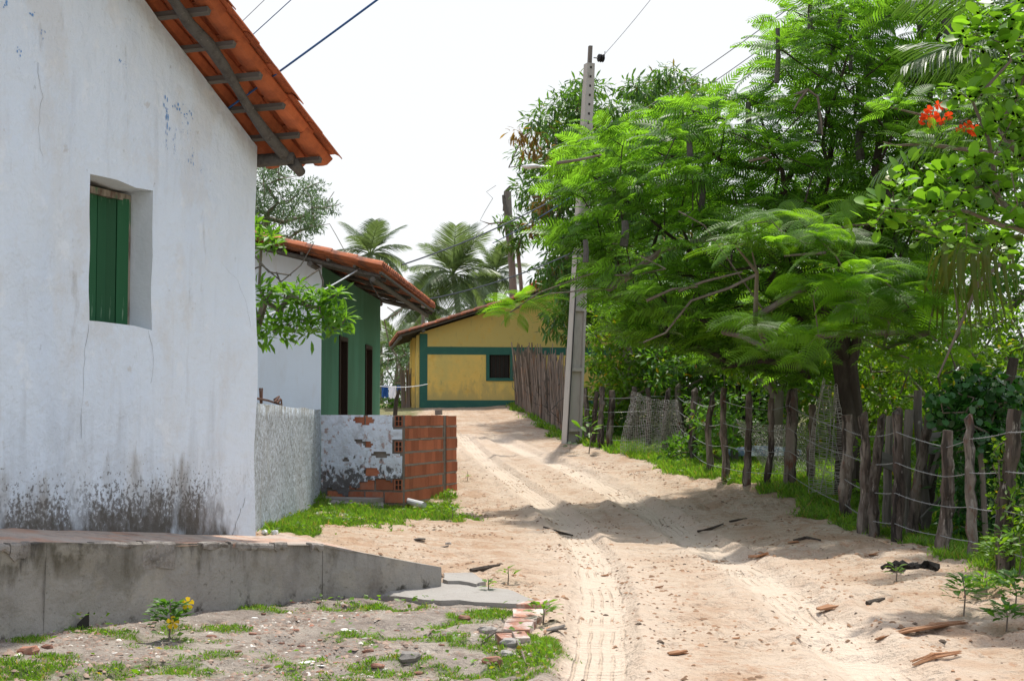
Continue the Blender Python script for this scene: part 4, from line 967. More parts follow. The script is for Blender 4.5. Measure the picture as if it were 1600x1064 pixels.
# ------------------------------------------------------------------ post and wire fence
posts = [ # base px,py, top px,py, width px(base), gnarl
 (1567,893,1581,640,36),(1516,873,1518,655,19),(1470,862,1484,672,30),(1424,844,1450,649,22),(1401,846,1404,647,22),(1366,838,1375,656,20),(1350,832,1352,653,26),
 (1323,811,1323,648,26),(1268,752,1267,632,15),(1236,760,1236,613,27),(1199,759,1207,622,12),(1168,757,1168,617,13),(1133,750,1132,606,14),(1107,741,1112,618,12),
 (1084,723,1086,612,14),(1062,698,1060,605,13),(1040,706,1044,612,12),(1015,700,1012,606,10),(985,694,990,604,11),(953,700,955,610,12),(940,700,940,604,11),(928,698,930,612,9),(917,690,915,606,9)]
wf = thing('wire_fence', 'barbed wire fence on crooked grey wooden posts along the right side of the lane', 'fence', tuple(G(1470, 862)))
pb = []
for (bx, by, tx, ty, wp) in posts:
    g = G(bx, by); Y = g[1]; t = P(tx, ty, Y + rnd.uniform(-.1, .1)); r_ = wp / F * Y / 2 * (.68 if wp > 23 else .82)
    n = 14; pts = []; rr = []
    for i in range(n + 1):
        s_ = i / n; p = g + (t - g) * s_; w_ = .02 * math.sin(s_ * (3 + bx % 4) + bx) + rnd.uniform(-.010, .010)
        pts.append((p[0] + w_, p[1] + rnd.uniform(-.01, .01), p[2])); rr.append(r_ * (1.12 - .25 * s_ + rnd.uniform(-.13, .13)))
    pts[0] = (g[0], g[1], g[2] - .3)
    if rnd.random() < .5: pts.append((pts[-1][0] + r_ * .5, pts[-1][1], pts[-1][2] + r_ * 1.1)); rr.append(r_ * .3)
    part('post', MB().tube(pts, rr, 10, .16), M['bark'], wf, world=True)
    pb.append((g, t, r_))
main = [0, 1, 2, 4, 5, 7, 9, 10, 11, 12, 13, 14, 15, 17, 19, 22]
def wire_pts(fr):
    out = []
    for k in main:
        g, t, r_ = pb[k]; q = g + (t - g) * fr; out.append(np.array((q[0] - .55 * r_, q[1] - r_ * .85, q[2])))
    # extend towards the camera beyond the frame
    e = out[0] + (out[0] - out[1]) * 1.4; out = [e] + out
    return out
for fr in (.86, .62, .38, .14):
    w_ = wire_pts(fr); pts = []
    for a, b in zip(w_[:-1], w_[1:]):
        sg = .009 * np.linalg.norm(b - a) * rnd.uniform(.5, 1.8); fv = rnd.uniform(-.01, .01)
        for t in np.linspace(0, 1, 7)[:-1]: pts.append(a + (b - a) * t + np.array((0, 0, -sg * 4 * t * (1 - t))))
    pts.append(w_[-1]); m_ = MB().tube(pts, .0042, 5)
    s_ = 0
    for a, b in zip(pts[:-1], pts[1:]):
        l_ = np.linalg.norm(b - a); k = int(l_ / .11)
        for i in range(k):
            if a[1] > 19: break
            c = a + (b - a) * (i + .5) / k; m_.tube([c + np.array((-.004, 0, -.012)), c + np.array((.004, .003, .014))], .002, 3)
    part('barbed_wire', m_, M['wire'], wf, world=True)
# far-side extra stakes and planks behind the fence
ps = thing('broken_gate', 'heap of old grey planks and leaning stakes behind the fence, under the dark green vine', 'gate', tuple(G(1440, 830) + np.array((.7, .4, 0))))
gy_ = 15.6
def stake(a, b, Y, w_, m='bark', nm='stake'):
    p = P(*a, Y); q = P(*b, Y + .1); n = 6
    pts = [p + (q - p) * i / n + np.array((rnd.uniform(-.015, .015), 0, 0)) for i in range(n + 1)]
    part(nm, MB().tube(pts, [w_ / F * Y / 2 * (1.1 - .3 * i / n) for i in range(n + 1)], 8, .14), M[m], ps, world=True)
for a, b, w_ in (((1440, 850), (1462, 700), 20), ((1412, 850), (1420, 640), 15), ((1385, 830), (1390, 650), 14), ((1495, 840), (1508, 730), 10), ((1478, 840), (1500, 640), 9), ((1448, 848), (1432, 610), 16), ((1545, 800), (1583, 560), 22)):
    stake(a, b, gy_ + rnd.uniform(0, .5), w_, 'bark_dark' if w_ > 19 else 'wood_grey')
def plank(a, b, Y, wd):
    p = P(*a, Y); q = P(*b, Y + .3); d = (q - p); L_ = np.linalg.norm(d); m_ = MB().box(0, L_, -.012, .012, -wd / 2, wd / 2)
    o = part('plank', m_, M['plank'], ps); d = d / L_; mt = rot_to(d, (0, 0, 1)); o.matrix_local = Matrix.Translation(Vector(p) - Vector(ps.location)) @ mt
for a, b, wd in (((1446, 668), (1478, 662), .10), ((1444, 684), (1476, 680), .09), ((1440, 700), (1470, 702), .11), ((1376, 716), (1402, 728), .16), ((1440, 812), (1476, 775), .07), ((1470, 700), (1450, 760), .08), ((1436, 660), (1442, 760), .08)):
    plank(a, b, 15.5, wd)
# fishing nets hung along the fence
def net(corners, name_label, cell=.035, seed=0):
    a, b, c, d = [np.array(q, float) for q in corners]       # top-left, top-right, bottom-right, bottom-left
    nu = int(np.linalg.norm(b - a) / cell) + 2; nv = int(np.linalg.norm(d - a) / cell) + 2
    g = np.zeros((nu, nv, 3))
    for i in range(nu):
        for j in range(nv):
            u, v_ = i / (nu - 1), j / (nv - 1); p = (a * (1 - u) + b * u) * (1 - v_) + (d * (1 - u) + c * u) * v_
            g[i, j] = p + np.array((.04 * math.sin(v_ * 5 + u * 9 + seed), .09 * math.sin(u * 22 + v_ * 3 + seed) + rnd.uniform(-.02, .02), -.07 * math.sin(u * math.pi) * (1 - v_) + rnd.uniform(-.012, .012)))
    V = []; Fq = []
    r_ = .0036
    def seg(p, q):
        o = len(V); V.extend([p + (0, 0, r_), q + (0, 0, r_), q - (0, 0, r_), p - (0, 0, r_)]) ; Fq.append((o, o + 1, o + 2, o + 3))
    def segv(p, q):
        o = len(V); V.extend([p + (r_, 0, 0), q + (r_, 0, 0), q - (r_, 0, 0), p - (r_, 0, 0)]); Fq.append((o, o + 1, o + 2, o + 3))
    for i in range(nu):
        for j in range(nv):
            if i < nu - 1 and rnd.random() < .93: seg(g[i, j], g[i + 1, j])
            if j < nv - 1 and rnd.random() < .93: segv(g[i, j], g[i, j + 1])
    single('fishing_net', (np.array(V), np.array(Fq)), M['net'], name_label, 'net')
net((P(985, 610, 27.5), P(1060, 625, 27), P(1075, 705, 27), P(970, 715, 27.3)), 'torn grey fishing net draped on the fence left of the brown post', .03, 1)
net((P(1284, 590, 18.9), P(1310, 600, 18.8), P(1332, 775, 18.7), P(1258, 770, 18.9)), 'grey fishing net hanging in folds beside the dark tree trunk', .026, 2)
net((P(1150, 655, 22.5), P(1260, 660, 21.5), P(1270, 745, 21.3), P(1190, 735, 22.3)), 'grey fishing net spread low behind the thin posts left of the tree', .032, 3)
# hut and boat glimpsed through the greenery
hc = P(1178, 650, 34)
ht = thing('hut', 'low grey hut with a dark opening glimpsed through the leaves behind the fence', 'hut', (hc[0], hc[1], gz(hc[0], hc[1])))
hz0 = gz(hc[0], hc[1])
part('wall', MB().box(-.9, -.35, 0, 1.6, -.2, 1.1).box(.35, 1.0, 0, 1.6, -.2, 1.1), M['wood_grey'], ht)
part('opening', MB().box(-.35, .35, .1, 1.5, -.2, 1.1), M['dark'], ht)
part('roof', MB().prism([(-1.1, -.3), (1.2, -.3), (1.2, 1.9), (-1.1, 1.9)], [1.1, 1.1, 1.5, 1.5], [1.2, 1.2, 1.6, 1.6]), M['concrete'], ht)
bc = P(1190, 690, 25); bz = gz(bc[0], bc[1])
bo = thing('boat', 'small upturned blue and white boat behind the nets', 'boat', (bc[0], bc[1], bz), R(8))
hv = []; hf_ = []
for i in range(9):
    t = i / 8; w_ = .34 * math.sin(math.pi * (t * .92 + .04)) ** .6; hh = .28
    for a in np.linspace(0, math.pi, 7): hv.append((-1 + 2 * t, w_ * math.cos(a), .25 + hh * math.sin(a) * (.6 + .4 * math.sin(math.pi * t))))
for i in range(8):
    for j in range(6): hf_.append((i * 7 + j, (i + 1) * 7 + j, (i + 1) * 7 + j + 1, i * 7 + j + 1))
hv = [(a * .7, b * .8, c_z * .62) for a, b, c_z in hv]
part('hull', MB().add(hv, hf_), mat('pale_blue_boat_paint', (.14, .20, .30), [(6, 1, .5, .6, (.7, .72, .76), .9)]), bo, smooth=True)
part('trestle', MB().box(-.6, -.5, -.25, .25, -.2, .25).box(.5, .6, -.25, .25, -.2, .25), M['wood_grey'], bo)
# ------------------------------------------------------------------ foliage templates
def T_leaf(w_=.35, fold=.06, droop=.08):
    return [(0, 0, 0), (.45, w_ / 2, fold), (1, 0, -droop), (.45, -w_ / 2, fold)], [(0, 2, 1), (0, 3, 2)]
def T_lance(w_=.25, fold=.04, droop=.15):
    v = [(0, 0, 0), (.3, w_ * .42, fold), (.65, w_ * .5, fold - droop * .3), (1, 0, -droop), (.65, -w_ * .5, fold - droop * .3), (.3, -w_ * .42, fold), (.5, 0, -.01)]
    return v, [(0, 6, 1), (1, 6, 2), (2, 6, 3), (0, 5, 6), (5, 4, 6), (4, 3, 6)]
def T_oval(w_=.62):
    v = [(0, 0, 0), (.12, .0, .0), (.35, w_ * .36, .03), (.65, w_ * .5, .04), (.9, w_ * .32, 0), (1, 0, -.03), (.9, -w_ * .32, 0), (.65, -w_ * .5, .04), (.35, -w_ * .36, .03), (.62, 0, -.01)]
    return v, [(1, 9, 2), (2, 9, 3), (3, 9, 4), (4, 9, 5), (5, 9, 6), (6, 9, 7), (7, 9, 8), (8, 9, 1), (0, 2, 1), (0, 1, 8)]
def quadify(f): return [q if len(q) == 4 else (q[0], q[1], q[2], q[2]) for q in f]
def frond_lo(pairs=12, droop=.22, w_=.055):
    v = []; f = []
    def rz(t): return .10 * math.sin(t * 2.2) - droop * t * t
    for s_ in (-1, 1):
        for k in range(pairs):
            t = .16 + .84 * (k + .5) / pairs; L_ = .30 * math.sin(math.pi * min(1, .22 + t * .72)) ** .7 * (1 if t < .85 else .8)
            a = math.radians(74 - 38 * t ** 2); dx, dy = math.cos(a), math.sin(a) * s_; z = rz(t); o = len(v)
            for e, (q, dz, ww) in enumerate(((0, 0, .6), (.55, .012, 1.), (1, -.035, .45))):
                cx, cy = t + dx * L_ * q, dy * L_ * q
                v += [(cx - w_ / 2 * ww, cy, z + dz), (cx + w_ / 2 * ww, cy, z + dz)]
            f += [(o, o + 1, o + 3), (o, o + 3, o + 2), (o + 2, o + 3, o + 5), (o + 2, o + 5, o + 4)]
    return v, f
def frond_hi(pairs=15, droop=.22, nl=15):
    v = []; f = []
    def rz(t): return .10 * math.sin(t * 2.2) - droop * t * t
    for i in range(6):
        t0, t1 = i / 6, (i + 1) / 6; o = len(v); w_ = .006
        v += [(t0, -w_, rz(t0)), (t0, w_, rz(t0)), (t1, w_, rz(t1)), (t1, -w_, rz(t1))]; f.append((o, o + 1, o + 2, o + 3))
    for s_ in (-1, 1):
        for k in range(pairs):
            t = .14 + .86 * (k + .5) / pairs; L_ = .30 * math.sin(math.pi * min(1, .22 + t * .72)) ** .7 * (1 if t < .85 else .8)
            a = math.radians(76 - 40 * t ** 2); ux, uy = math.cos(a), math.sin(a) * s_; nx_, ny_ = -uy, ux; z = rz(t)
            for j in range(nl):
                q = (j + .7) / nl; cx, cy = t + ux * L_ * q, uy * L_ * q; cz = z + .03 * math.sin(q * 2.5) - .05 * q * q; ll = .029 * math.sin(math.pi * min(1, .3 + .62 * q)) ; hw_ = L_ / nl * .40
                for e in (-1, 1):
                    o = len(v); tx, ty = cx + nx_ * ll * e + ux * ll * .35, cy + ny_ * ll * e + uy * ll * .35
                    v += [(cx - ux * hw_, cy - uy * hw_, cz), (cx + ux * hw_, cy + uy * hw_, cz), (tx + ux * hw_ * .6, ty + uy * hw_ * .6, cz - .004), (tx - ux * hw_ * .6, ty - uy * hw_ * .6, cz - .004)]
                    f.append((o, o + 1, o + 2, o + 3))
    return v, f
# ------------------------------------------------------------------ branching
def in_poly(x, y, poly):
    c = False; n = len(poly); j = n - 1
    for i in range(n):
        xi, yi = poly[i]; xj, yj = poly[j]
        if (yi > y) != (yj > y) and x < (xj - xi) * (y - yi) / (yj - yi) + xi: c = not c
        j = i
    return c
def tips_in(poly, Y0, sp_, n, mind, r_=None):
    r_ = r_ or rnd; xs = [p[0] for p in poly]; ys = [p[1] for p in poly]; out = []; tries = 0
    while len(out) < n and tries < n * 60:
        tries += 1; x = r_.uniform(min(xs), max(xs)); y = r_.uniform(min(ys), max(ys))
        if not in_poly(x, y, poly): continue
        p = P(x, y, Y0 + r_.uniform(-sp_, sp_))
        if all((p[0] - q[0]) ** 2 + (p[1] - q[1]) ** 2 + (p[2] - q[2]) ** 2 > mind * mind for q in out): out.append(p)
    return out
def skeleton(trunk, tips, rt=.008, rroot=.15, step=.5, wob=.06, rise=.25, bias=0.):
    nodes = [np.array(p, float) for p in trunk]; par = [-1] + list(range(len(trunk) - 1)); first = max(0, len(trunk) - 2)
    top = nodes[-1]
    order = sorted(range(len(tips)), key=lambda i: np.linalg.norm(tips[i] - top)); tipn = []
    for i in order:
        t = tips[i]; arr = np.array(nodes[first:]); 
        dd = np.linalg.norm(arr - t, axis=1) + bias * np.linalg.norm(arr - top, axis=1) + np.where(arr[:, 2] > t[2] + .1, (arr[:, 2] - t[2]) * 1.2, 0)
        j = int(np.argmin(dd)) + first; a = nodes[j]; L_ = np.linalg.norm(t - a); k = max(1, int(L_ / step)); prev = j
        for s_ in range(1, k + 1):
            q = s_ / k; p = a + (t - a) * q + np.array((0, 0, rise * L_ * q * (1 - q) * .8)) 
            if s_ < k: p = p + np.array([rnd.gauss(0, wob) for _ in range(3)])
            nodes.append(p); par.append(prev); prev = len(nodes) - 1
        tipn.append(prev)
    n = len(nodes); acc = np.zeros(n); pw = 2.3; kids = [[] for _ in range(n)]
    for i in range(n - 1, 0, -1): kids[par[i]].append(i)
    for i in range(n - 1, -1, -1):
        if not kids[i]: acc[i] = rt ** pw
        if par[i] >= 0: acc[par[i]] += acc[i]
    r = acc ** (1 / pw); kf = (rroot - rt) / max(1e-6, r[0] - rt); r = rt + (r - rt) * kf
    mb = MB(); big = MB()
    stack = [(0, None)]
    while stack:
        i, p0 = stack.pop(); ch = [i] if p0 is None else [p0, i]
        while kids[ch[-1]]:
            ks = sorted(kids[ch[-1]], key=lambda q: -acc[q]); 
            for q in ks[1:]: stack.append((q, ch[-1]))
            ch.append(ks[0])
        if len(ch) > 1:
            rr = [r[q] for q in ch]
            if p0 is not None: rr[0] = min(rr[0], rr[1] * 1.15)
            sd_ = 10 if rr[0] > .08 else (6 if rr[0] > .03 else 4)
            (big if p0 is None else mb).tube([nodes[q] for q in ch], rr, sd_, .06 if rr[0] > .03 else 0, cap=False)
    dirs = []
    for q in tipn:
        p = par[q]; d = nodes[q] - nodes[p] if p >= 0 else np.array((0, 0, 1.)); dirs.append(d / (np.linalg.norm(d) + 1e-9))
    return big, mb, [nodes[q] for q in tipn], dirs
def unit(v): return v / (np.linalg.norm(v, axis=-1, keepdims=True) + 1e-9)
def puffs(tp, n, rad, ln, out_from=None, flat=.7, droop=-.2, up=.9):
    """leaf positions, directions, normals and sizes around tips"""
    tp = np.asarray(tp); k = len(tp); d = unit(rng.normal(size=(k * n, 3))); base = np.repeat(tp, n, 0)
    off = d * (rad * rng.random((k * n, 1)) ** .5) * np.array((1, 1, flat)); pos = base + off
    dr = unit(d * .8 + rng.normal(size=(k * n, 3)) * .5 + np.array((0, 0, droop)))
    nr = unit(np.array((0, 0, up)) + rng.normal(size=(k * n, 3)) * .45 + d * .3)
    return pos, dr, nr, ln * rng.uniform(.65, 1.15, k * n)
def tree(name, label, cat, trunk, tips, leafm, tmpl, n, rad, ln, barkm='bark_pale', rt=.008, rr=.12, group=None, extra=None, step=.5, wob=.06, rise=.25, flat=.7, droop=-.2, trunk_name='trunk', crown='crown', bare=()):
    t0 = trunk[0]; th = thing(name, label, cat, tuple(t0), 0, group)
    big, mb, tn, dr = skeleton(trunk, list(tips) + list(bare), rt, rr, step, wob, rise)
    part(trunk_name, big, M[barkm], th, world=True, smooth=True)
    if mb.v: part('branches', mb, M[barkm], th, world=True)
    lt = np.array(tips) if len(tips) else np.array(tn)
    pos, d, nr, sc = puffs(lt, n, rad, ln, flat=flat, droop=droop)
    tv, tf = tmpl; v, f = scatter(tv, tf, pos, d, nr, sc)
    part(crown, (v, f), leafm, th, world=True, kind='stuff')
    return th
# ------------------------------------------------------------------ the poinciana
tg = G(1322, 782); TY = tg[1]; 
trunk = [tg + (0, 0, -.3), tg + (0, 0, .35), P(1326, 680, TY), P(1322, 600, TY + .1), P(1312, 530, TY + .1), P(1300, 480, TY)]
pol = [(862,372),(858,350),(880,330),(872,290),(905,255),(885,215),(935,192),(1010,182),(1080,165),(1135,165),(1150,135),(1200,110),(1195,50),(1240,-10),(1300,-60),(1480,-60),(1530,60),(1520,300),(1490,480),(1420,520),(1330,480),(1230,500),(1130,545),(1030,530),(965,480),(930,430),(915,395)]
lowt = tips_in([(960,470),(1290,490),(1290,590),(1200,590),(1100,570),(980,530)], TY + 1.2, .9, 60, .30)
low = [(1100,420),(1420,380),(1500,470),(1420,540),(1320,500),(1200,560),(1080,540)]
fl_tree = thing('poinciana_tree', 'broad feathery leaved poinciana tree with dark trunk leaning over the lane and fence', 'tree', tuple(tg))
tipsA = [p + (p - np.array((0, 0, CZ))) * (.11 * sstep(1.9, .6, p[0])) for p in tips_in(pol, TY, 1.9, 430, .36)] + lowt
far_t = P(1180, 300, TY + .5)
big, mb, tn, dr = skeleton(trunk, tipsA, .008, .145, .55, .07, .2, .12)
part('trunk', big, M['bark_dark'], fl_tree, world=True, smooth=True); part('branches', mb, M['bark_dark'], fl_tree, world=True)
# second stem of the trunk
part('stem', MB().tube([tg + (.14, .1, -.3), P(1335, 720, TY), P(1338, 640, TY), P(1330, 570, TY), P(1345, 500, TY), P(1390, 400, TY), P(1420, 300, TY)], [.11, .095, .085, .08, .06, .045, .02], 9, .08), M['bark_dark'], fl_tree, world=True, smooth=True)
part('stem', MB().tube([P(1318, 560, TY), P(1290, 480, TY - .2), P(1250, 430, TY - .5), P(1200, 395, TY - .8), P(1120, 370, TY - 1)], [.09, .075, .06, .045, .02], 8, .08), M['bark_dark'], fl_tree, world=True, smooth=True)
for (a, b, c, w_) in (((1213,130),(1216,90),(1215,45),8),((1352,135),(1362,90),(1350,42),13),((1329,110),(1330,80),(1329,55),6),((1078,245),(1077,230),(1076,212),9),((1168,225),(1170,190),(1169,160),9),((975,385),(978,360),(976,345),12),((915,410),(916,392),(914,375),9),((1476,110),(1483,60),(1478,30),14),((1437,60),(1438,50),(1436,35),10),((1390,110),(1400,95),(1392,85),12),((1265,60),(1266,30),(1266,0),9),((1300,80),(1310,40),(1316,20),7),((1095,330),(1098,300),(1095,280),10),((1345,250),(1340,220),(1348,190),14),((1280,210),(1283,190),(1278,170),8)):
    Y = TY - 1.2 + rnd.uniform(-.5, .8); part('cut_stub', MB().tube([P(*a, Y), P(*b, Y), P(*c, Y)], [w_ / F * Y / 2 * 1.1, w_ / F * Y / 2, w_ / F * Y / 2 * .85], 8, .1), M['pole_wood'], fl_tree, world=True)
for pp in (((1240,150),(1262,140),(1278,152),(1283,190),(1285,212)),((1262,140),(1250,155),(1240,172)),((1170,252),(1195,246),(1202,250),(1190,256)),((870,655 - 400),(905,250),(940,242)),((1060,455),(1100,440),(1160,425)),((1010,470),(1050,452),(1090,448)),((1300,360),(1330,352),(1370,350)),((1290,395),(1250,398),(1225,400)),((1180,430),(1140,450),(1080,470),(1040,520),(1005,535))):
    Y = TY - 1.9; part('bare_twig', MB().tube([P(*q, Y) for q in pp], [.022 - .015 * i / len(pp) for i in range(len(pp))], 5), M['bark_pale'], fl_tree, world=True)
lo = frond_lo(); hi = frond_hi()
T = np.array(tn); K = 8; k_ = len(T)
cen = np.array((P(1230, 350, TY)))
def whorl(T, K, smin, smax, upz=.15, outw=.7):
    k_ = len(T); out = T - cen; out[:, 2] = 0; out = unit(out)
    a = rng.uniform(0, 2 * np.pi, (k_, 1)) + np.arange(K)[None] * (2 * np.pi / K) + rng.normal(0, .25, (k_, K))
    d = np.stack([np.cos(a), np.sin(a), rng.normal(upz, .22, (k_, K))], -1) + out[:, None] * outw * rng.random((k_, 1, 1))
    d = unit(d.reshape(-1, 3)); pos = np.repeat(T, K, 0) + rng.normal(0, .05, (k_ * K, 3)); up = unit(np.array((0, 0, 1.)) + rng.normal(0, .42, (k_ * K, 3)) + np.repeat(out, K, 0) * .45)
    return pos, d, up, rng.uniform(smin, smax, k_ * K)
pos, d, up_, sc = whorl(T, K, .34, .62)
# light-coloured sprays reaching towards the camera
near = []
for px, py, Y in [(1165,352,16.6),(1205,345,16.4),(1245,340,16.2),(1180,375,16.3),(1230,372,16.2),(1270,365,16.4),(1300,350,16.8),(1290,385,16.4),(1320,372,16.6),(1150,385,16.5),
                  (1290,432,16),(1330,425,16),(1370,430,15.9),(1410,425,16.1),(1320,455,15.8),(1360,460,15.8),(1400,455,15.9),(1440,440,16.2),(1270,460,16.1),(1350,490,15.9),(1420,480,16),(1460,470,16.3),(1390,500,16.2),(1330,520,16.4),(1380,545,16.5),(1450,520,16.5),
                  (830,470,17.6),(812,480,17.4),(797,488,17.2),(1230,520,16.6),(1280,530,16.2),(1240,560,17),(1420,560,16.2),(1480,550,16.4),(1180,500,17.2),(1130,520,17.6),(1200,545,17.6),(950,452,18.4),(1490,440,15.6),(1500,520,15.8),(1060,330,17.3),(1100,352,17.2),(1000,400,17.2),(960,430,17.4),(1040,420,17.2)]:
    near.append(P(px, py, Y - (1.3 if px > 1140 and py > 340 else 0) + (3. if px < 930 else 0)))
near = np.array(near)
p2, d2, u2, s2 = whorl(near, 8, .36, .62, .05, .5); sel = np.arange(len(p2)); 
him = [newmesh(*frond_hi(15, dr_), M['lf_flam_o']) for dr_ in (.18, .30, .42)]
for me in him: pass
cnt = 0
tocam = np.argsort(np.linalg.norm(pos, axis=1))
allp = [(p2[i], d2[i], u2[i], s2[i]) for i in range(len(p2))]
own = set()
for i in tocam:
    if len(allp) >= 298: break
    allp.append((pos[i], d[i], up_[i], sc[i])); own.add(int(i))
allp = allp[:298]
for p, dv, uv, s_ in allp:
    o = link('frond', him[rnd.randrange(3)], fl_tree)
    o.matrix_local = Matrix.Translation(Vector(p) - Vector(tg)) @ rot_to(dv, uv) @ Matrix.Scale(float(s_), 4)
keepm = np.array([i not in own for i in range(len(pos))])
v, f = scatter(lo[0], lo[1], pos[keepm], d[keepm], up_[keepm], sc[keepm]); part('crown', (v, f), M['lf_flam'], fl_tree, world=True, kind='stuff')
# branches carrying the near sprays
nb = MB(); fork = P(1335, 500, TY - .2)
fork2 = P(1120, 370, TY - 1)
for lo_, hi_, rt_ in ((-9., .2, fork2), (.2, 1.9, fork2), (1.9, 3.0, fork), (3.0, 9., fork)):
    g_ = near[(near[:, 0] >= lo_) & (near[:, 0] < hi_)]
    if len(g_) == 0: continue
    b_, m2, _, _ = skeleton([rt_, (rt_ + g_.mean(0)) / 2 + (0, 0, .1)], list(g_), .009, .04, .5, .04, .1); nb.add(b_.v, b_.f)
    if m2.v: nb.add(m2.v, m2.f)
part('low_branches', nb, M['bark_pale'], fl_tree, world=True)

# ------------------------------------------------------------------ other trees on the right
lance = T_lance(.22); leaf = T_leaf(.42); oval = T_oval(); 
mpoly = [(812,250),(832,195),(858,150),(900,128),(960,140),(1000,128),(1050,112),(1105,132),(1112,190),(1110,300),(1050,420),(960,520),(900,530),(862,515),(850,450),(855,400),(828,370),(835,320),(812,300)]
mb0 = P(985, 640, 37)
tree('mango_tree', 'tall dense mango tree with some browning leaves behind the utility pole', 'tree', [np.array((mb0[0], 37, gz(mb0[0], 37) - .2)), P(985, 600, 37), P(975, 520, 37), P(965, 450, 37)], tips_in(mpoly, 37, 2.0, 330, .36), M['lf_mango'], lance, 70, .42, .27, 'bark_pale', rr=.20, droop=-.5,
     bare=[P(a, b, 36.5) for a, b in ((800,228),(795,262),(812,200),(805,350),(815,218))])
dry = tips_in([(800,215),(870,150),(880,230),(860,330),(830,370),(815,330)], 35.6, .6, 8, .3)
pos_, d_, n_, s_ = puffs(np.array(dry), 40, .26, .26, droop=-1.); v, f = scatter(*lance, pos_, d_, n_, s_)
mt_ = [o for o in bpy.data.objects if o.name == 'mango_tree'][0]
part('browning_leaves', (v, f), M['lf_dry'], mt_, world=True, kind='stuff')
d2_ = tips_in([(775,330),(810,335),(820,395),(800,405),(785,380)], 45, .4, 9, .25)
tree('bare_twig_tree', 'thin half bare tree with a clump of leaves in front of the old wooden pole', 'tree', [np.array((P(815, 470, 45)[0], 45, gz(P(815,470,45)[0], 45))), P(816, 470, 45), P(812, 420, 45)], d2_, M['lf_mango'], lance, 38, .25, .3, 'bark_pale', rr=.06, bare=[P(a, b, 45) for a, b in ((760,300),(750,345),(775,290),(758,330),(770,310),(745,365),(765,350))])
sh = [  # name,label,poly,Y,sp,n,mind,leafmat,template,nleaf,rad,len
 ('shrub','bright yellow green shrub growing over the fence just right of the utility pole',[(925,500),(960,470),(1040,500),(1070,560),(1050,600),(1000,610),(960,640),(935,640),(925,600)],31.3,.6,62,.28,'lf_shrub',leaf,45,.30,.17,'shrub'),
 ('shrub','leafy green bush behind the brown post and torn net',[(1030,520),(1130,500),(1180,560),(1140,600),(1090,620),(1040,610),(1010,590)],30.5,1.0,54,.3,'lf_mid',leaf,50,.34,.17,'shrub'),
 ('small_tree','mid green tree with yellowing leaves standing behind the thin fence posts',[(1120,430),(1300,430),(1300,570),(1220,600),(1140,590),(1110,540)],26,1.3,90,.34,'lf_shrub',leaf,45,.36,.16,'tree'),
 ('small_tree','dark leafed tree filling the gap between the mango and the poinciana',[(990,380),(1200,350),(1230,560),(1100,590),(1000,560),(960,480)],33,1.6,110,.42,'lf_mango',lance,60,.45,.26,'tree'),
 ('small_tree','tall mid green tree behind the poinciana trunk',[(1200,300),(1450,250),(1480,560),(1400,620),(1250,620),(1190,500)],30,2.2,170,.48,'lf_mid',leaf,60,.46,.2,'tree'),
 ('small_tree','tree with yellow tinged leaves right of the poinciana trunk behind the planks',[(1340,500),(1600,480),(1640,640),(1560,700),(1420,680),(1340,640)],21,1.2,90,.32,'lf_shrub',leaf,45,.3,.13,'tree'),
 ('small_tree','shaded tree closing the view at the right edge behind the palm',[(1420,60),(1720,0),(1760,700),(1500,640),(1430,400)],25,2.2,210,.45,'lf_mid',leaf,60,.46,.19,'tree'),
 ('bush','low bright green bush behind the fence between dark trunk and planks',[(1345,690),(1420,700),(1430,820),(1350,790)],18.2,.6,22,.26,'lf_shrub',leaf,50,.26,.11,'bush'),
 ('bush','dark green bush in shade behind the two thick posts',[(1480,680),(1620,640),(1640,860),(1540,850),(1490,830)],15.2,.7,60,.22,'lf_vine',leaf,45,.22,.13,'bush'),
 ('bush','small bush at the right edge of the photo in front of the last fence post',[(1575,790),(1680,700),(1700,960),(1600,950),(1572,880)],11.4,.35,40,.15,'lf_shrub',leaf,30,.16,.075,'bush'),
 ('bush','low leafy bush behind the thin posts beside the boat',[(1085,640),(1150,650),(1145,700),(1100,710)],24.5,.5,14,.24,'lf_mid',leaf,40,.25,.13,'bush'),
 ('small_tree','leafy tree behind the vine closing the gap under the palm',[(1430,560),(1700,540),(1700,760),(1430,780)],24,1.5,110,.4,'lf_mid',leaf,60,.42,.19,'tree'),
 ('small_tree','broad green tree behind the dark trunk and the planks',[(1230,540),(1460,540),(1460,760),(1260,740)],27,1.2,90,.4,'lf_shrub',leaf,55,.40,.17,'tree'),
 ('bush','leafy thicket behind the torn net and brown post',[(930,560),(1120,560),(1120,700),(930,690)],33,1.2,70,.4,'lf_mid',leaf,55,.42,.2,'bush'),
 ('bush','round low bush at the fence foot right of the torn net',[(1040,690),(1090,690),(1100,735),(1050,735)],25.6,.35,12,.2,'lf_mid',leaf,45,.22,.14,'bush'),
 ('bush','green undergrowth bush between boat and hut',[(1090,620),(1300,610),(1300,690),(1090,690)],29.5,1.0,40,.34,'lf_mid',leaf,45,.34,.17,'bush'),
]
for nm, lb, poly, Y, sp_, n, md, lm, tp, nl, rad, ln, cat in sh:
    tp_ = tips_in(poly, Y, sp_, n, md); cx = np.mean([t[0] for t in tp_]); cy = np.mean([t[1] for t in tp_]); zz = gz(cx, cy); zl = min(t[2] for t in tp_)
    tk = [np.array((cx, cy, zz - .1)), np.array((cx + .05, cy, max(zz + .15, zl - .2)))]
    tree(nm, lb, cat, tk, tp_, M[lm], tp, nl, rad, ln, 'bark_pale', rr=.04 if cat in ('bush', 'shrub') else .13, rt=.006)
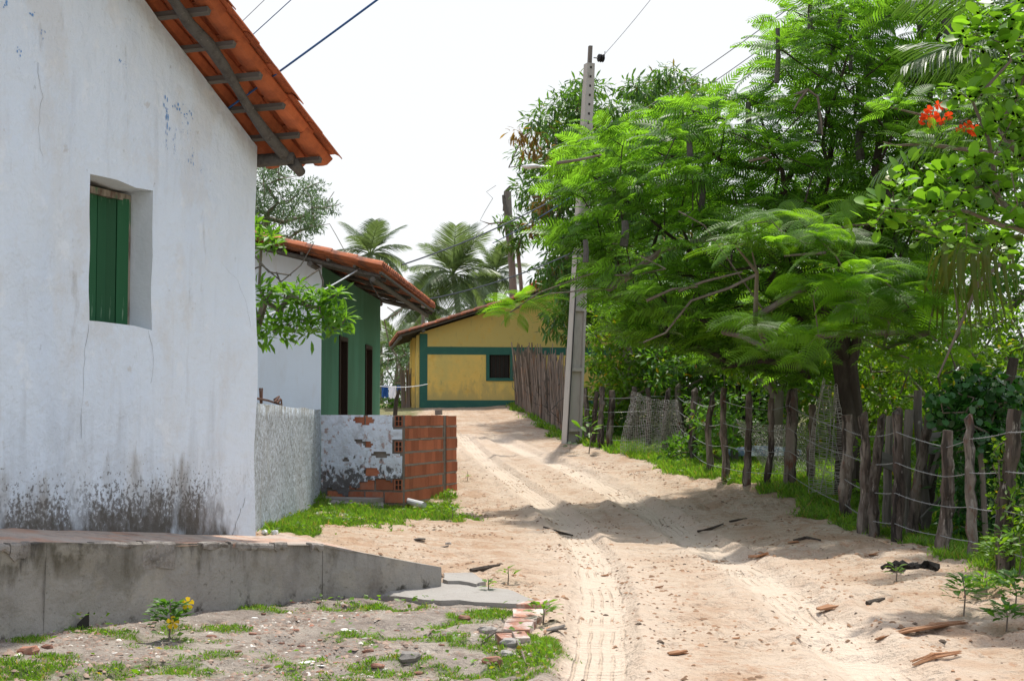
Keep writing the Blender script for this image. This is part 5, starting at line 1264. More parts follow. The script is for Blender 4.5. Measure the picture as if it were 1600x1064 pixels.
# far backdrop of trees beyond everything on the right
for (poly, Y, lb) in (([(900,560),(880,430),(950,380),(1150,400),(1170,620),(1000,640)], 44, 'dark far tree showing between pole and shrubs right of the yellow house'),
                      ([(1120,330),(1380,300),(1420,640),(1100,650)], 42, 'dark far tree behind the hut')):
    tp_ = tips_in(poly, Y, 1.8, 90, .6); cx = np.mean([t[0] for t in tp_]); zz = gz(cx, Y)
    tree('small_tree', lb, 'tree', [np.array((cx, Y, zz)), np.array((cx, Y, zz + .6))], tp_, M['lf_mango'], leaf, 55, .7, .30, 'bark_dark', rr=.2)

# glossy oval-leaved tree entering from the right edge
ot0 = np.array((5.35, 10.6, gz(5.35, 10.6)))
otr = thing('almond_tree', 'tree with large glossy oval leaves reaching in from the right edge, nearest foliage', 'tree', tuple(ot0))
cl = []
def addc(lst, Y0, sp_=.35):
    for (a, b) in lst: cl.append(P(a, b, Y0 + rnd.uniform(-sp_, sp_)))
addc([(1395,300),(1420,310),(1440,330),(1400,340),(1430,360),(1460,300),(1475,330),(1385,325),(1450,355),(1490,350),(1420,270),(1480,280),(1500,300),(1510,330),(1530,350),(1540,290),(1560,310),(1520,260),(1550,250),(1580,270),(1590,320),(1560,350),(1600,360),(1480,375),(1510,385),(1370,345)], 10.2)
addc([(1540,140),(1560,160),(1590,150),(1520,160),(1500,145),(1580,190),(1600,200),(1560,200),(1600,120),(1620,170),(1575,225),(1545,220),(1600,250)], 10.4)
addc([(1520,55),(1545,60),(1570,70),(1590,60),(1560,30),(1590,20),(1610,40),(1540,80),(1600,90),(1500,70),(1580,95),(1540,20),(1620,0)], 10.4)
addc([(1600,400),(1620,430),(1640,300),(1650,200),(1650,100),(1680,50),(1680,250),(1690,380),(1560,390)], 10.5)
big, mb, tn, dr = skeleton([ot0 + (0, 0, -.2), ot0 + (0, 0, 1.2), P(1830, 360, 10.5), P(1720, 300, 10.4)], cl, .005, .045, .3, .03, .15)
part('trunk', big, M['bark_pale'], otr, world=True, smooth=True); part('branches', mb, M['bark_pale'], otr, world=True)
T = np.array(cl); K = 13
d = unit(rng.normal(size=(len(T) * K, 3)) * np.array((1, 1, .55)) + np.array((-.15, -.3, .35))); pos = np.repeat(T, K, 0) + d * .04 + rng.normal(0, .03, d.shape); up_ = unit(np.array((0, -.25, 1.)) + rng.normal(0, .35, d.shape) + d * .15); sc = rng.uniform(.10, .175, len(d))
om = newmesh(*oval, M['lf_broad_o'], True)
idx = np.argsort(pos[:, 1] + 0 * pos[:, 0] + np.where((pos[:, 0] / pos[:, 1]) > .40, 5, 0))
for i in idx[:296]:
    o = link('leaf', om, otr); o.matrix_local = Matrix.Translation(Vector(pos[i]) - Vector(ot0)) @ rot_to(d[i], up_[i]) @ Matrix.Scale(float(sc[i]), 4)
r_ = idx[296:]; v, f = scatter(*oval, pos[r_], d[r_], up_[r_], sc[r_]); part('crown', (v, f), M['lf_broad'], otr, world=True, kind='stuff')
# flowering branch with orange-red blossoms
fb0 = P(1640, 235, 13.2)
fbr = thing('flowering_branch', 'bare branch with orange red blossoms in front of the palm fronds', 'branch', tuple(fb0))
part('stem', MB().tube([fb0, P(1560, 212, 13), P(1500, 202, 13), P(1462, 198, 13), P(1440, 180, 13), P(1400, 170, 13), P(1360, 160, 13)], [.03, .026, .022, .018, .013, .009, .006], 6).tube([P(1500, 202, 13), P(1500, 190, 12.9), P(1512, 186, 12.9)], [.015, .01, .006], 5).tube([P(1480, 230, 13), P(1440, 225, 13), P(1400, 228, 13), P(1380, 222, 13)], [.02, .016, .01, .006], 5).tube([fb0, P(1560, 240, 13), P(1480, 230, 13)], [.025, .022, .02], 5), M['bark_pale'], fbr, world=True)
pet = []
for a, b in ((1445,178),(1452,188),(1460,182),(1440,190),(1470,190),(1466,165),(1474,167),(1482,182),(1455,195),(1450,172),(1512,196),(1518,204),(1522,207),(1500,203),(1525,203)):
    c = P(a, b, 12.9 + rnd.uniform(-.1, .1)); m_ = MB()
    for k in range(5):
        an = k * 2 * math.pi / 5 + rnd.random(); dv = np.array((math.cos(an), -.4 + rnd.uniform(-.3, .3), math.sin(an))); dv /= np.linalg.norm(dv); s_ = np.cross(dv, (0, 1, 0)); s_ /= np.linalg.norm(s_) + 1e-9
        q = [c, c + dv * .02 + s_ * .012, c + dv * .042 + s_ * .018, c + dv * .048 - s_ * .004, c + dv * .04 - s_ * .018, c + dv * .02 - s_ * .012]; m_.add(q, [(0, 1, 2, 3), (0, 3, 4, 5)])
    part('blossom', m_, M['petal_r'], fbr, world=True)
pp_ = np.array([P(a, b, 12.9) for a, b in ((1400,160),(1420,165),(1385,170),(1500,210),(1470,215),(1440,212),(1530,170),(1505,165),(1420,225),(1460,240))])
cen = P(1500, 220, 14.); a1, a2, a3, a4 = whorl(pp_, 5, .22, .32); v, f = scatter(lo[0], lo[1], a1, a2, a3, a4); part('leaves', (v, f), M['lf_flam'], fbr, world=True, kind='stuff')

# vine with broad dark leaves over the fence
vt = tips_in([(1462,600),(1490,588),(1560,580),(1590,600),(1590,660),(1540,700),(1500,690),(1470,640)], 14.4, .35, 46, .13)
tree('vine', 'dark green vine with broad lobed leaves climbing over the posts near the right edge', 'vine', [np.array((P(1540,800,14.4)[0], 14.4, gz(P(1540,800,14.4)[0], 14.4))), P(1535, 740, 14.4), P(1530, 690, 14.4)], vt, M['lf_vine'], T_oval(.85), 16, .14, .12, 'bark_pale', rr=.03, droop=-.7)
vt = tips_in([(1550,680),(1575,690),(1572,760),(1560,880),(1552,880)], 11.75, .08, 16, .08)
tree('vine', 'thin vine with small yellow green leaves winding up the last fence post', 'vine', [np.array((P(1560,885,11.75)[0], 11.75, gz(P(1560,885,11.75)[0], 11.75))), P(1562, 840, 11.7), P(1564, 780, 11.7), P(1560, 720, 11.7)], vt, M['lf_shrub'], oval, 14, .07, .05, 'bark_pale', rr=.010, rt=.004)

# ------------------------------------------------------------------ palms
def palm_frond(L_, droop, leaflets, ll, w_, hang, seed, twist=0.):
    r_ = random.Random(seed); v = []; f = []
    def c(t): return np.array((L_ * (t - .12 * droop * t * t), 0, L_ * (.30 * t - droop * t * t)))
    n = 12
    for i in range(n):
        a, b = c(i / n), c((i + 1) / n); wa_ = .03 * (1 - i / n) + .006; wb_ = .03 * (1 - (i + 1) / n) + .006; o = len(v)
        v += [a + (0, wa_, 0), a - (0, wa_, 0), b - (0, wb_, 0), b + (0, wb_, 0)]; f.append((o, o + 1, o + 2, o + 3))
        o = len(v); v += [a + (0, 0, wa_), a - (0, 0, wa_), b - (0, 0, wb_), b + (0, 0, wb_)]; f.append((o, o + 1, o + 2, o + 3))
    for s_ in (-1, 1):
        for k in range(leaflets):
            t = .14 + .86 * (k + r_.random() * .6) / leaflets; p = c(t); tg_ = c(min(1, t + .02)) - p; tg_ /= np.linalg.norm(tg_) + 1e-9
            l_ = ll * math.sin(math.pi * min(1, .16 + .80 * t)) ** .6 * r_.uniform(.85, 1.1)
            if l_ < .05: continue
            d0 = tg_ * (.45 + .5 * t) + np.array((0, s_, .25)); d0 /= np.linalg.norm(d0); g_ = np.array((0, 0, -1.)); pts = [p]
            dv = d0.copy()
            for q in range(3): dv = dv + g_ * hang * r_.uniform(.3, .6); dv /= np.linalg.norm(dv); pts.append(pts[-1] + dv * l_ / 3)
            o = len(v)
            for q, pt in enumerate(pts):
                ww = w_ * (.7, 1., .8, .15)[q]; v += [pt + tg_ * ww / 2, pt - tg_ * ww / 2]
            for q in range(3): f.append((o + q * 2, o + q * 2 + 1, o + q * 2 + 3, o + q * 2 + 2))
    return v, f
def palm(name, label, base, top, nf, L_, m, group=None, rtr=.12, leafl=44, ll=.7, w_=.05, seed=1, el=(-.35, 1.1), az=None, lean=0):
    th = thing(name, label, 'palm tree', tuple(base), 0, group); r_ = random.Random(seed)
    part('trunk', MB().tube([np.array(base) + (np.array(top) - np.array(base)) * t + np.array((.15 * math.sin(t * 3), 0, 0)) * 1 for t in np.linspace(0, 1, 9)], [rtr * (1.25 - .35 * t) for t in np.linspace(0, 1, 9)], 10, .05), M['bark_pale'], th, world=True, smooth=True)
    ms_ = [newmesh(*palm_frond(L_, dr_, leafl, ll, w_, hg, seed + k), m) for k, (dr_, hg) in enumerate(((.25, .35), (.42, .6), (.6, .8)))]
    end = np.array(top) + np.array((.15 * math.sin(3), 0, 0))
    for k in range(nf):
        a = k * 2.399 + r_.uniform(-.3, .3); e = el[0] + (el[1] - el[0]) * (k + .5) / nf
        if az: a = r_.uniform(*az)
        dv = (math.cos(a) * math.cos(e), math.sin(a) * math.cos(e), math.sin(e)); me = ms_[2 if e < .1 else (1 if e < .6 else 0)]
        o = link('frond', me, th); o.matrix_local = Matrix.Translation(Vector(end) - Vector(base)) @ rot_to(dv, (0, 0, 1)) @ Matrix.Scale(r_.uniform(.85, 1.1), 4)
    return th
def far_palm(px, py, Y, L_, label, nf=18, seed=1, **k):
    t = P(px, py, Y); b = np.array((t[0] + rnd.uniform(-.6, .6), Y, gz(t[0], Y))); return palm('coconut_palm', label, b, t - (0.02, 0, 0), nf, L_, M['lf_palm'], 'coconut palms behind the yellow house', seed=seed, **k)
far_palm(578, 398, 62, 1.9, 'coconut palm rising behind the tiled roof of the green house', 12, 3, ll=.9, w_=.035, leafl=60)
far_palm(708, 430, 64, 2.3, 'large coconut palm with drooping fronds behind the yellow house roof, left one', 17, 5, ll=1.15, w_=.038, leafl=64, el=(-.8, 1.2))
far_palm(774, 428, 70, 2.0, 'slimmer coconut palm behind the yellow house roof, just left of the wooden pole', 14, 9, ll=1.0, w_=.038, leafl=60, el=(-.7, 1.2))
far_palm(655, 480, 66, 2.0, 'low coconut palm between the tiled eave and the yellow house', 12, 13, ll=1.0, w_=.038, leafl=60, el=(-.7, 1.))
far_palm(628, 560, 58, 2.0, 'young palm low in the gap behind the clothes line', 14, 17, ll=.7, w_=.06, rtr=.1)
far_palm(738, 480, 72, 2.1, 'palm half hidden between the two taller ones above the yellow roof', 12, 23, ll=1.0, w_=.038, leafl=60, el=(-.6, 1.1))
# near palm on the right
pb_ = np.array((6.9, 15.5, gz(6.9, 15.5))); pt_ = P(1730, 190, 15.5)
npm = palm('coconut_palm', 'near coconut palm reaching in from the right edge with one dead hanging frond', pb_, pt_, 15, 2.6, M['lf_palm_near'], leafl=50, ll=.8, w_=.035, seed=31, rtr=.16, el=(-.3, 1.))
for (a, b, c_) in (((1640, 60), (1440, 110), 14.6), ((1650, 20), (1480, 10), 14.9), ((1660, 120), (1400, 200), 15.2)):
    p = P(*a, c_); q = P(*b, c_ - .2); me = newmesh(*palm_frond(1.7, .25, 50, .75, .03, .7, int(a[0])), M['lf_palm_near'])
    o = link('frond', me, npm); o.matrix_local = Matrix.Translation(Vector(p) - Vector(pb_)) @ rot_to(q - p, (0, 0, 1))
me = newmesh(*palm_frond(.8, .1, 22, 1.2, .030, 1.8, 77), mat('hanging_frond_leaflet', (.09, .13, .03), [(6, 1, .5, .7, (.14, .12, .04), .7)], trans=(.45, (2, 1.8, .7))))
p = P(1600, 372, 14.2); q = P(1490, 400, 14.2); o = link('hanging_frond', me, npm); o.matrix_local = Matrix.Translation(Vector(p) - Vector(pb_)) @ rot_to(q - p, (0, 0, 1))
part('frond_stalk', MB().tube([P(1585, 395, 14.3), P(1530, 440, 14.2), P(1495, 520, 14.2), P(1465, 590, 14.2)], [.02, .02, .016, .01], 5), M['bark_pale'], npm, world=True)

# ------------------------------------------------------------------ left side greenery
gp = [(385,240),(440,250),(450,290),(480,285),(512,290),(520,330),(500,360),(470,385),(430,390),(400,370),(385,330)]
tree('grey_tree', 'fine leaved grey green tree behind the corner of the white house', 'tree', [np.array((P(430,600,55)[0], 55, gz(P(430,600,55)[0], 55))), P(432, 500, 55), P(425, 400, 55), P(415, 340, 55)], tips_in(gp, 55, 2.6, 80, .48), M['lf_grey'], T_leaf(.25), 90, .42, .2, 'bark_pale', rr=.16, rt=.015, wob=.12, bare=[P(a, b, 55) for a, b in ((465,275),(500,285),(522,300),(515,350),(540,395),(530,320))])
bt_ = [(598,520),(655,530),(650,640),(598,640)]
tree('small_tree', 'pale scrubby tree in the gap beside the yellow house', 'tree', [np.array((P(615,640,50)[0], 50, gz(P(615,640,50)[0], 50) - .1)), P(618, 600, 50), P(622, 560, 50)], tips_in(bt_, 50, 1.2, 26, .45), M['lf_grey'], T_leaf(.3), 50, .42, .18, 'bark_pale', rr=.08, rt=.015, wob=.1, bare=[P(a, b, 50) for a, b in ((640,470),(620,490),(650,500),(605,480),(660,520),(600,500))])
tree('bush', 'green bush at the foot of the gap behind the clothes line', 'bush', [np.array((P(612,640,47)[0], 47, gz(P(612,640,47)[0], 47) - .1)), P(612, 632, 47)], tips_in([(598,625),(660,600),(660,640),(598,645)], 47, .8, 16, .3), M['lf_mid'], leaf, 45, .36, .16, 'bark_pale', rr=.03)
for k, (px, h_, lb) in enumerate(((640, 48, 'rough stick fence in the gap left of the yellow house'),)):
    q0 = np.array((P(628, 640, 46)[0], 46)); q1 = np.array((P(648, 640, 46)[0], 44)); s2f = thing('stick_fence', lb, 'fence', (q0[0], q0[1], gz(*q0)))
    for i in range(16):
        t = i / 15; p = q0 + (q1 - q0) * t; z = gz(*p); part('stick', MB().tube([(p[0], p[1], z - .1), (p[0] + rnd.gauss(0, .06), p[1], z + 1.2 + rnd.gauss(0, .15))], [.03, .02], 5), M['stick'], s2f, world=True)
# frangipani-like shrub sticking out behind the white house corner
fr0 = np.array((-2.75, 14.2, gz(-2.75, 14.2)))
fr = thing('frangipani', 'shrub with bright green whorled leaves on bare grey twigs poking out behind the white house', 'shrub', tuple(fr0))
cl = [P(a, b, Y) for a, b, Y in ((405,368,13.8),(420,372,13.7),(398,352,13.9),(408,388,13.7),(430,382,13.6),(405,450,13.6),(415,470,13.5),(400,480,13.7),(425,455,13.5),(405,500,13.6),(420,515,13.5),(398,520,13.7),(440,520,13.4),(455,462,13.4),(470,470,13.3),(462,452,13.4),(480,480,13.3),(492,462,13.2),(510,470,13.2),(528,458,13.1),(500,480,13.2),(470,500,13.3),(450,505,13.4),(485,505,13.3),(515,510,13.2),(530,515,13.1),(540,497,13.1),(522,492,13.2),(505,495,13.2),(435,485,13.5),(440,500,13.4),(460,520,13.3),(410,530,13.5),(482,520,13.2))]
big, mb, tn, dr = skeleton([fr0, fr0 + (.05, 0, .9), P(340, 520, 13.9), P(392, 521, 13.7)], cl, .006, .045, .22, .02, .15); part('stem', big, M['bark_pale'], fr, world=True); part('branches', mb, M['bark_pale'], fr, world=True)
for pp in (((385,425),(410,415),(440,440),(470,415),(490,380)),((398,400),(420,425),(455,430)),((440,500),(445,460),(432,425)),((455,480),(470,440),(500,420)),((500,480),(505,440),(498,420))):
    part('bare_twig', MB().tube([P(*q, 13.6) for q in pp], [.010, .009, .008, .006, .004][:len(pp)], 4), M['wood_grey'], fr, world=True)
lm_ = newmesh(*T_lance(.27, .05, .12), M['lf_frangi'], True); cnt = 0
for c in cl:
    for k in range(8 if len(cl) * 8 < 298 else 8):
        a = k * 2.399; e = rnd.uniform(-.25, .8); dv = (math.cos(a) * math.cos(e), math.sin(a) * math.cos(e), math.sin(e))
        o = link('leaf', lm_, fr); o.matrix_local = Matrix.Translation(Vector(c) - Vector(fr0)) @ rot_to(dv, (rnd.gauss(0, .3), rnd.gauss(0, .3), 1)) @ Matrix.Scale(rnd.uniform(.11, .19), 4); cnt += 1
pos, d, nr, sc = puffs(np.array(cl), 16, .12, .13, droop=.1); v, f = scatter(*T_lance(.27, .05, .12), pos, d, nr, sc); part('foliage', (v, f), leafmat('bright_lance_leaf_mass', (.09, .22, .025), .3, .45, (1.9, 1.7, .6)), fr, world=True, kind='stuff')
# ------------------------------------------------------------------ grass
def grass():
    P_ = []; 
    def samp(x0, x1, y0, y1, dens, h, w_, lean=.5):
        n = int((x1 - x0) * (y1 - y0) * dens); x = rng.uniform(x0, x1, n); y = rng.uniform(y0, y1, n); m = rng.random(n) < grass_mask(x, y) ** 1.3; x, y = x[m], y[m]
        z = hfull(x, y); s_ = h * rng.uniform(.4, 1.25, len(x)) * (.5 + grass_mask(x, y) * .6); a = rng.uniform(0, 2 * np.pi, len(x))
        d = unit(np.stack([np.cos(a) * lean, np.sin(a) * lean, np.ones(len(x))], -1) + rng.normal(0, .25, (len(x), 3))); up = np.stack([np.cos(a + 1.57), np.sin(a + 1.57), np.zeros(len(x))], -1)
        tv = [(0, -.5, 0), (0, .5, 0), (.55, .4, .10), (.55, -.4, .10), (1, 0, .32)]; tf = [(0, 1, 2), (0, 2, 3), (3, 2, 4)]
        sc3 = np.stack([s_, w_ * rng.uniform(.7, 1.3, len(x)), s_], 1); P_.append((scatter(tv, tf, np.stack([x, y, z - .004], 1), d, up, sc3)))
    samp(-2.9, .5, 6.4, 11, 11000, .030, .0055)
    samp(-2.9, -.3, 12, 22.6, 3200, .075, .011)
    for y0, y1, dn, h, w_ in ((7, 12, 2500, .08, .010), (12, 17, 2600, .09, .012), (17, 22, 2400, .11, .014), (22, 28, 1500, .12, .018), (28, 36, 800, .13, .026), (36, 43.5, 500, .12, .03)):
        fx0 = min(fence_x(y0), fence_x(y1)) - 1.6; samp(fx0, max(fence_x(y0), fence_x(y1)) + 1.4, y0, y1, dn, h, w_)
    samp(4.5, 9, 11, 34, 160, .16, .03)
    v = np.concatenate([a[0] for a in P_]); o = 0; fs = []
    for a, b in P_: fs.append(b + o); o += len(a)
    single('grass', (v, np.concatenate(fs)), M['lf_grass'], 'short bright green grass along the fence foot and in patches on the soil', 'grass', origin=(0, 0, 0), kind='stuff')
    print('grass blades', len(v) // 5)
    # low broad-leaved weeds in the grass
    n = 90000; x = rng.uniform(-3, 6.5, n); y = rng.uniform(6.5, 34, n); m = rng.random(n) < grass_mask(x, y) * .8 * sstep(.46, .6, fbm(x * 1.7, y * 1.7, 200, 2)); x, y = x[m], y[m]
    z = hfull(x, y) + rng.uniform(.01, .10, len(x)); a = rng.uniform(0, 6.28, len(x)); d = np.stack([np.cos(a), np.sin(a), rng.uniform(-.1, .6, len(x))], -1); s_ = rng.uniform(.02, .05, len(x)) * (1 + (y - 8) * .03)
    v, f = scatter(*T_leaf(.7), np.stack([x, y, z], 1), d, unit(np.array((0, 0, 1.)) + rng.normal(0, .4, (len(x), 3))), s_)
    single('weeds', (v, f), M['lf_shrub'], 'low broad leaved weeds mixed into the grass', 'weeds', origin=(0, 0, 0), kind='stuff')
grass()
# ------------------------------------------------------------------ small plants
def sprout(px, py, hpx, nleaf, ln, m, label, cat='seedling', tm=None, spread=.5, name='seedling', w_=.006, leafname='leaf', wid=1.):
    g = G(px, py); Y = g[1]; h_ = hpx / F * Y; th = thing(name, label, cat, tuple(g)); tm = tm or T_lance(.4)
    part('stem', MB().tube([(0, 0, -.03), (h_ * .06, 0, h_ * .5), (h_ * .02, .01, h_)], [w_, w_ * .8, w_ * .5], 5), M['bark_pale'], th)
    me = newmesh(*tm, M[m])
    for k in range(nleaf):
        a = k * 2.399 + rnd.random(); t = rnd.uniform(.45, 1.); r_ = h_ * spread * rnd.uniform(.1, .8) * (1.2 - t * .5); e = rnd.uniform(.0, .7)
        o = link(leafname, me, th); dv = (math.cos(a) * math.cos(e), math.sin(a) * math.cos(e), math.sin(e))
        o.matrix_local = Matrix.Translation((math.cos(a) * r_ * wid, math.sin(a) * r_ * wid, h_ * t)) @ rot_to(dv, (rnd.gauss(0, .2), rnd.gauss(0, .2), 1)) @ Matrix.Scale(ln * rnd.uniform(.7, 1.2), 4)
    return th, h_
sprout(706, 812, 26, 16, .10, 'lf_shrub', 'small leafy seedling in the sand right of the brick wall foot', spread=.7)
sprout(793, 912, 26, 18, .06, 'lf_shrub', 'small seedling in the sand beside the broken cement slab', spread=.8)
sprout(762, 928, 24, 9, .06, 'lf_shrub', 'stubby light green seedling at the far edge of the slab', spread=.15, tm=T_lance(.6))
sprout(1505, 962, 60, 60, .085, 'lf_mid', 'tall thin seedling at the right edge in front of the bushes', spread=.5)
sprout(1400, 908, 24, 14, .08, 'lf_shrub', 'small green seedling beside the dark burnt debris', spread=.5)
sprout(848, 975, 34, 40, .07, 'lf_shrub', 'leafy weed growing against the old brick kerb end', spread=.9)
sprout(1540, 930, 34, 70, .075, 'lf_shrub', 'spreading light green seedling in front of the last fence post', spread=1.2)
sprout(1585, 960, 60, 110, .09, 'lf_mid', 'bushy weed at the right edge of the photo', spread=.9)
sprout(1558, 900, 60, 90, .08, 'lf_shrub', 'leafy weed at the foot of the last fence post', spread=.6)
sprout(655, 780, 20, 10, .07, 'lf_shrub', 'small weed beside the grey pipe at the brick wall foot', spread=.5)
sprout(730, 752, 16, 8, .07, 'lf_shrub', 'small weed at the far end of the brick wall', spread=.6)
sprout(905, 692, 36, 14, .20, 'lf_broad', 'young plant with big pale leaves beside the utility pole foot', spread=.5, tm=T_oval(.5), w_=.012)
sprout(920, 708, 46, 12, .22, 'lf_broad', 'young plant with big light leaves in front of the first fence posts', spread=.5, tm=T_oval(.5), w_=.012)
sprout(890, 706, 14, 7, .16, 'lf_grey', 'low greyish rosette plant in front of the utility pole', spread=.6, tm=T_oval(.45))
yf, h_ = sprout(263, 1000, 60, 130, .06, 'lf_mid', 'leafy plant with two yellow flowers growing at the foot of the terrace', 'flowering plant', spread=.55, name='yellow_flower_plant', tm=T_lance(.42), wid=1.1)
for a, b, Y in ((294, 942, 7.95), (271, 972, 7.85)):
    c = P(a, b, Y); fm = MB()
    for k in range(5):
        an = k * 2 * math.pi / 5 + .3; dv = np.array((math.cos(an), -.35, math.sin(an))); dv /= np.linalg.norm(dv); s_ = np.cross(dv, (0, 1, 0)); s_ /= np.linalg.norm(s_)
        q = [c, c + dv * .016 + s_ * .009, c + dv * .034 + s_ * .014, c + dv * .040, c + dv * .034 - s_ * .014, c + dv * .016 - s_ * .009]; fm.add(q, [(0, 1, 2, 3), (0, 3, 4, 5)])
    part('flower', fm, M['petal_y'], yf, world=True); b0 = P(263, 985, Y); part('flower_stalk', MB().tube([b0, (b0 + c) / 2 + (.01, 0, .02), c], .003, 4), M['bark_pale'], yf, world=True)

# ------------------------------------------------------------------ stones, shards, husks and slabs
def rock(sx, sy, sz, seed, flat_top=False):
    r_ = random.Random(seed); n = 7; v = []
    for lev, (zz, k) in enumerate(((-.5, .85), (.1, 1.), (.5, .72))):
        for i in range(n):
            a = 2 * math.pi * i / n; q = k * r_.uniform(.75, 1.1) if lev else k * .9
            v.append((math.cos(a + .3 * seed) * sx / 2 * q, math.sin(a + .3 * seed) * sy / 2 * q, sz * (zz + r_.uniform(-.1, .1) * (lev > 0))))
    f = [tuple(range(n - 1, -1, -1)), tuple(range(2 * n, 3 * n))] + [(l_ * n + i, l_ * n + (i + 1) % n, (l_ + 1) * n + (i + 1) % n, (l_ + 1) * n + i) for l_ in (0, 1) for i in range(n)]
    return MB().add(v, f)
def drop(name, px, py, wpx, asp, hgt, m, label, cat, group=None, seed=0):
    g = G(px, py); w_ = wpx / F * g[1]; mb = rock(w_, w_ * asp, w_ * hgt, seed); me = mb.mesh(M[m]); o = link(name, me); o.location = g + (0, 0, w_ * hgt * .25); o.rotation_euler = (rnd.uniform(-.1, .1), rnd.uniform(-.1, .1), rnd.uniform(-.5, .5))
    return tag(o, label, cat, group)
k = 0
for px, py, w_ in ((204,945,10),(330,995,20),(372,1018,14),(470,1010,16),(462,985,14),(500,1000,10),(575,1018,22),(590,1040,26),(500,1050,16),(525,1035,12),(620,985,10),(480,968,12),(690,1008,14),(395,990,14),(412,960,10),(655,1052,18),(440,1004,12),(340,950,9),(230,1040,12),(110,1020,14)):
    drop('brick_shard', px, py, w_ * 1.0, .6, .22, 'shard', 'small broken brick shard lying on the grey soil in front of the terrace', 'brick shard', 'brick shards on the soil', 100 + k); k += 1
for px, py, w_ in ((545,985,34),(575,997,20),(480,1035,30),(500,1040,18),(602,1043,10),(560,1025,8),(398,965,12),(365,985,8),(180,1020,12),(215,1045,10),(430,1000,8),(640,1030,12),(395,1010,10),(710,1030,8)):
    drop('white_chip', px, py, w_, .5, .09, 'chip', 'thin white chip of plaster or shell lying on the soil in front of the terrace', 'chip', 'white chips on the soil', 200 + k); k += 1
for px, py, w_, lb in ((640,1030,44,'flat grey stone lying in the grass left of the kerb'),(770,1035,40,'reddish flat stone below the end of the brick kerb'),(760,988,34,'dark grey stone left of the brick kerb'),(790,1025,30,'pale rounded stone under the kerb end'),(797,1008,38,'flat white topped stone under the brick kerb end'),(45,1020,38,'brown stone at the lower left corner'),(75,1012,20,'small stone beside the brown corner stone'),(725,968,24,'reddish flat stone in the grass behind the dark one'),(550,985,16,'small grey stone in front of the slab'),(700,850,12,'small dark stone on the sand left of the left rut')):
    drop('stone', px, py, w_, .8, .34, 'shard' if 'reddish' in lb or 'brown' in lb else ('slab' if 'pale' in lb or 'white' in lb else 'stone'), lb, 'stone', None, 300 + k); k += 1
for px, py, w_, lb in ((473,792 + 33,9,'crumpled white litter on the grass near the splattered wall'),(413,832,10,'white scrap of litter at the white house corner'),(430,834,12,'larger white scrap of litter beside the white house corner')):
    drop('litter', px, py, w_, .8, .6, 'litter', lb, 'litter', None, 400 + k); k += 1
for px, py, w_, lb in ((1297,952,44,'brown coconut husk piece with green sprout lying in the right rut'),(1030,918,14,'small brick red lump on the ridge between the ruts'),(945,900,14,'flat brown chip in the middle of the lane'),(1060,1022,34,'brown palm fibre lying between the ruts'),(1150,998,14,'small brown fibre scrap left of the right rut'),(1240,848,18,'brown chip in the tree shade'),(1365,866,16,'reddish chip in front of the fence'),(655,846,20,'dark bark chip on the sand right of the grass'),(760,885,10,'small brown chip on the sand left of the left rut'),(695,855,14,'grey rag like chip on the sand'),(870,985,34,'curled dark husk on the sand right of the kerb'),(820,952,12,'red brown chip behind the kerb')):
    g = G(px, py); w2 = w_ / F * g[1]; m_ = MB(); th_ = rnd.uniform(-.3, .3)
    for q in range(5):
        yy = (q - 2) * w2 * .08; a0 = rnd.uniform(-.5, -.35) * w2; a1 = rnd.uniform(.35, .5) * w2; m_.tube([(a0, yy, .006), (0, yy * 1.2, w2 * .10), (a1, yy * .7, w2 * rnd.uniform(.02, .3))], [w2 * .04, w2 * .07, w2 * .03], 5, .2)
    o = link('husk_piece', m_.mesh(M['husk' if 'dark' not in lb and 'grey' not in lb else 'wood_grey'])); o.location = g; o.rotation_euler = (0, 0, th_); tag(o, lb, 'husk')
def frondstrip(pts, wpx, label, m='husk'):
    q = [G(*p) + (0, 0, .012) for p in pts]; m_ = MB(); w2 = wpx / F * q[0][1]
    for k in range(7):
        off = (k - 3) * w2 * .13; m_.tube([a + np.array((rnd.uniform(-.01, .01), off * math.sin(math.pi * (i + .6) / (len(q) + .2)), rnd.uniform(0, .02))) for i, a in enumerate(q)], [w2 * .03, *([w2 * .07] * (len(q) - 2)), w2 * .02], 5, .2)
    single('dry_palm_sheath', m_, M[m], label, 'palm sheath')
frondstrip([(1370,1003),(1420,992),(1470,982),(1510,977)], 34, 'long dry brown palm sheath lying at the lower right'); frondstrip([(1425,1042),(1460,1030),(1500,1024)], 26, 'second dry palm sheath closer to the lower right corner'); frondstrip([(1170,873),(1185,872),(1200,868)], 20, 'short brown palm sheath beside the right rut')
for pts, lb in (([(735,893),(760,889),(781,884)], 'dark stick lying on the sand behind the slab'), ([(1090,832),(1110,828),(1130,820)], 'dark stick in the tree shade'), ([(1140,816),(1155,813),(1167,810)], 'short black stick in the tree shade'), ([(850,825),(872,833),(895,838)], 'thin root at the edge of the left rut'), ([(1355,945),(1370,940),(1382,936)], 'thin twig on the sand at the right'), ([(1240,760 + 86),(1260,842),(1282,845)], 'thin twig under the fence posts')):
    q = [G(*p) + (0, 0, .012) for p in pts]; single('stick', MB().tube(q, [.014, .018, .008], 6, .15), M['bark_dark'], lb, 'stick')
g = G(1420, 888); m_ = MB()
for i in range(16): a = rnd.uniform(-.22, .22); m_.tube([(a, rnd.uniform(-.06, .06), .0), (a + rnd.uniform(-.1, .1), rnd.uniform(-.05, .05), rnd.uniform(.015, .05)), (a + rnd.uniform(-.15, .15), rnd.uniform(-.08, .08), .0)], rnd.uniform(.014, .03), 6, .25)
o = link('burnt_debris', m_.mesh(M['ash'])); o.location = g; tag(o, 'low heap of black burnt debris in front of the fence', 'debris')
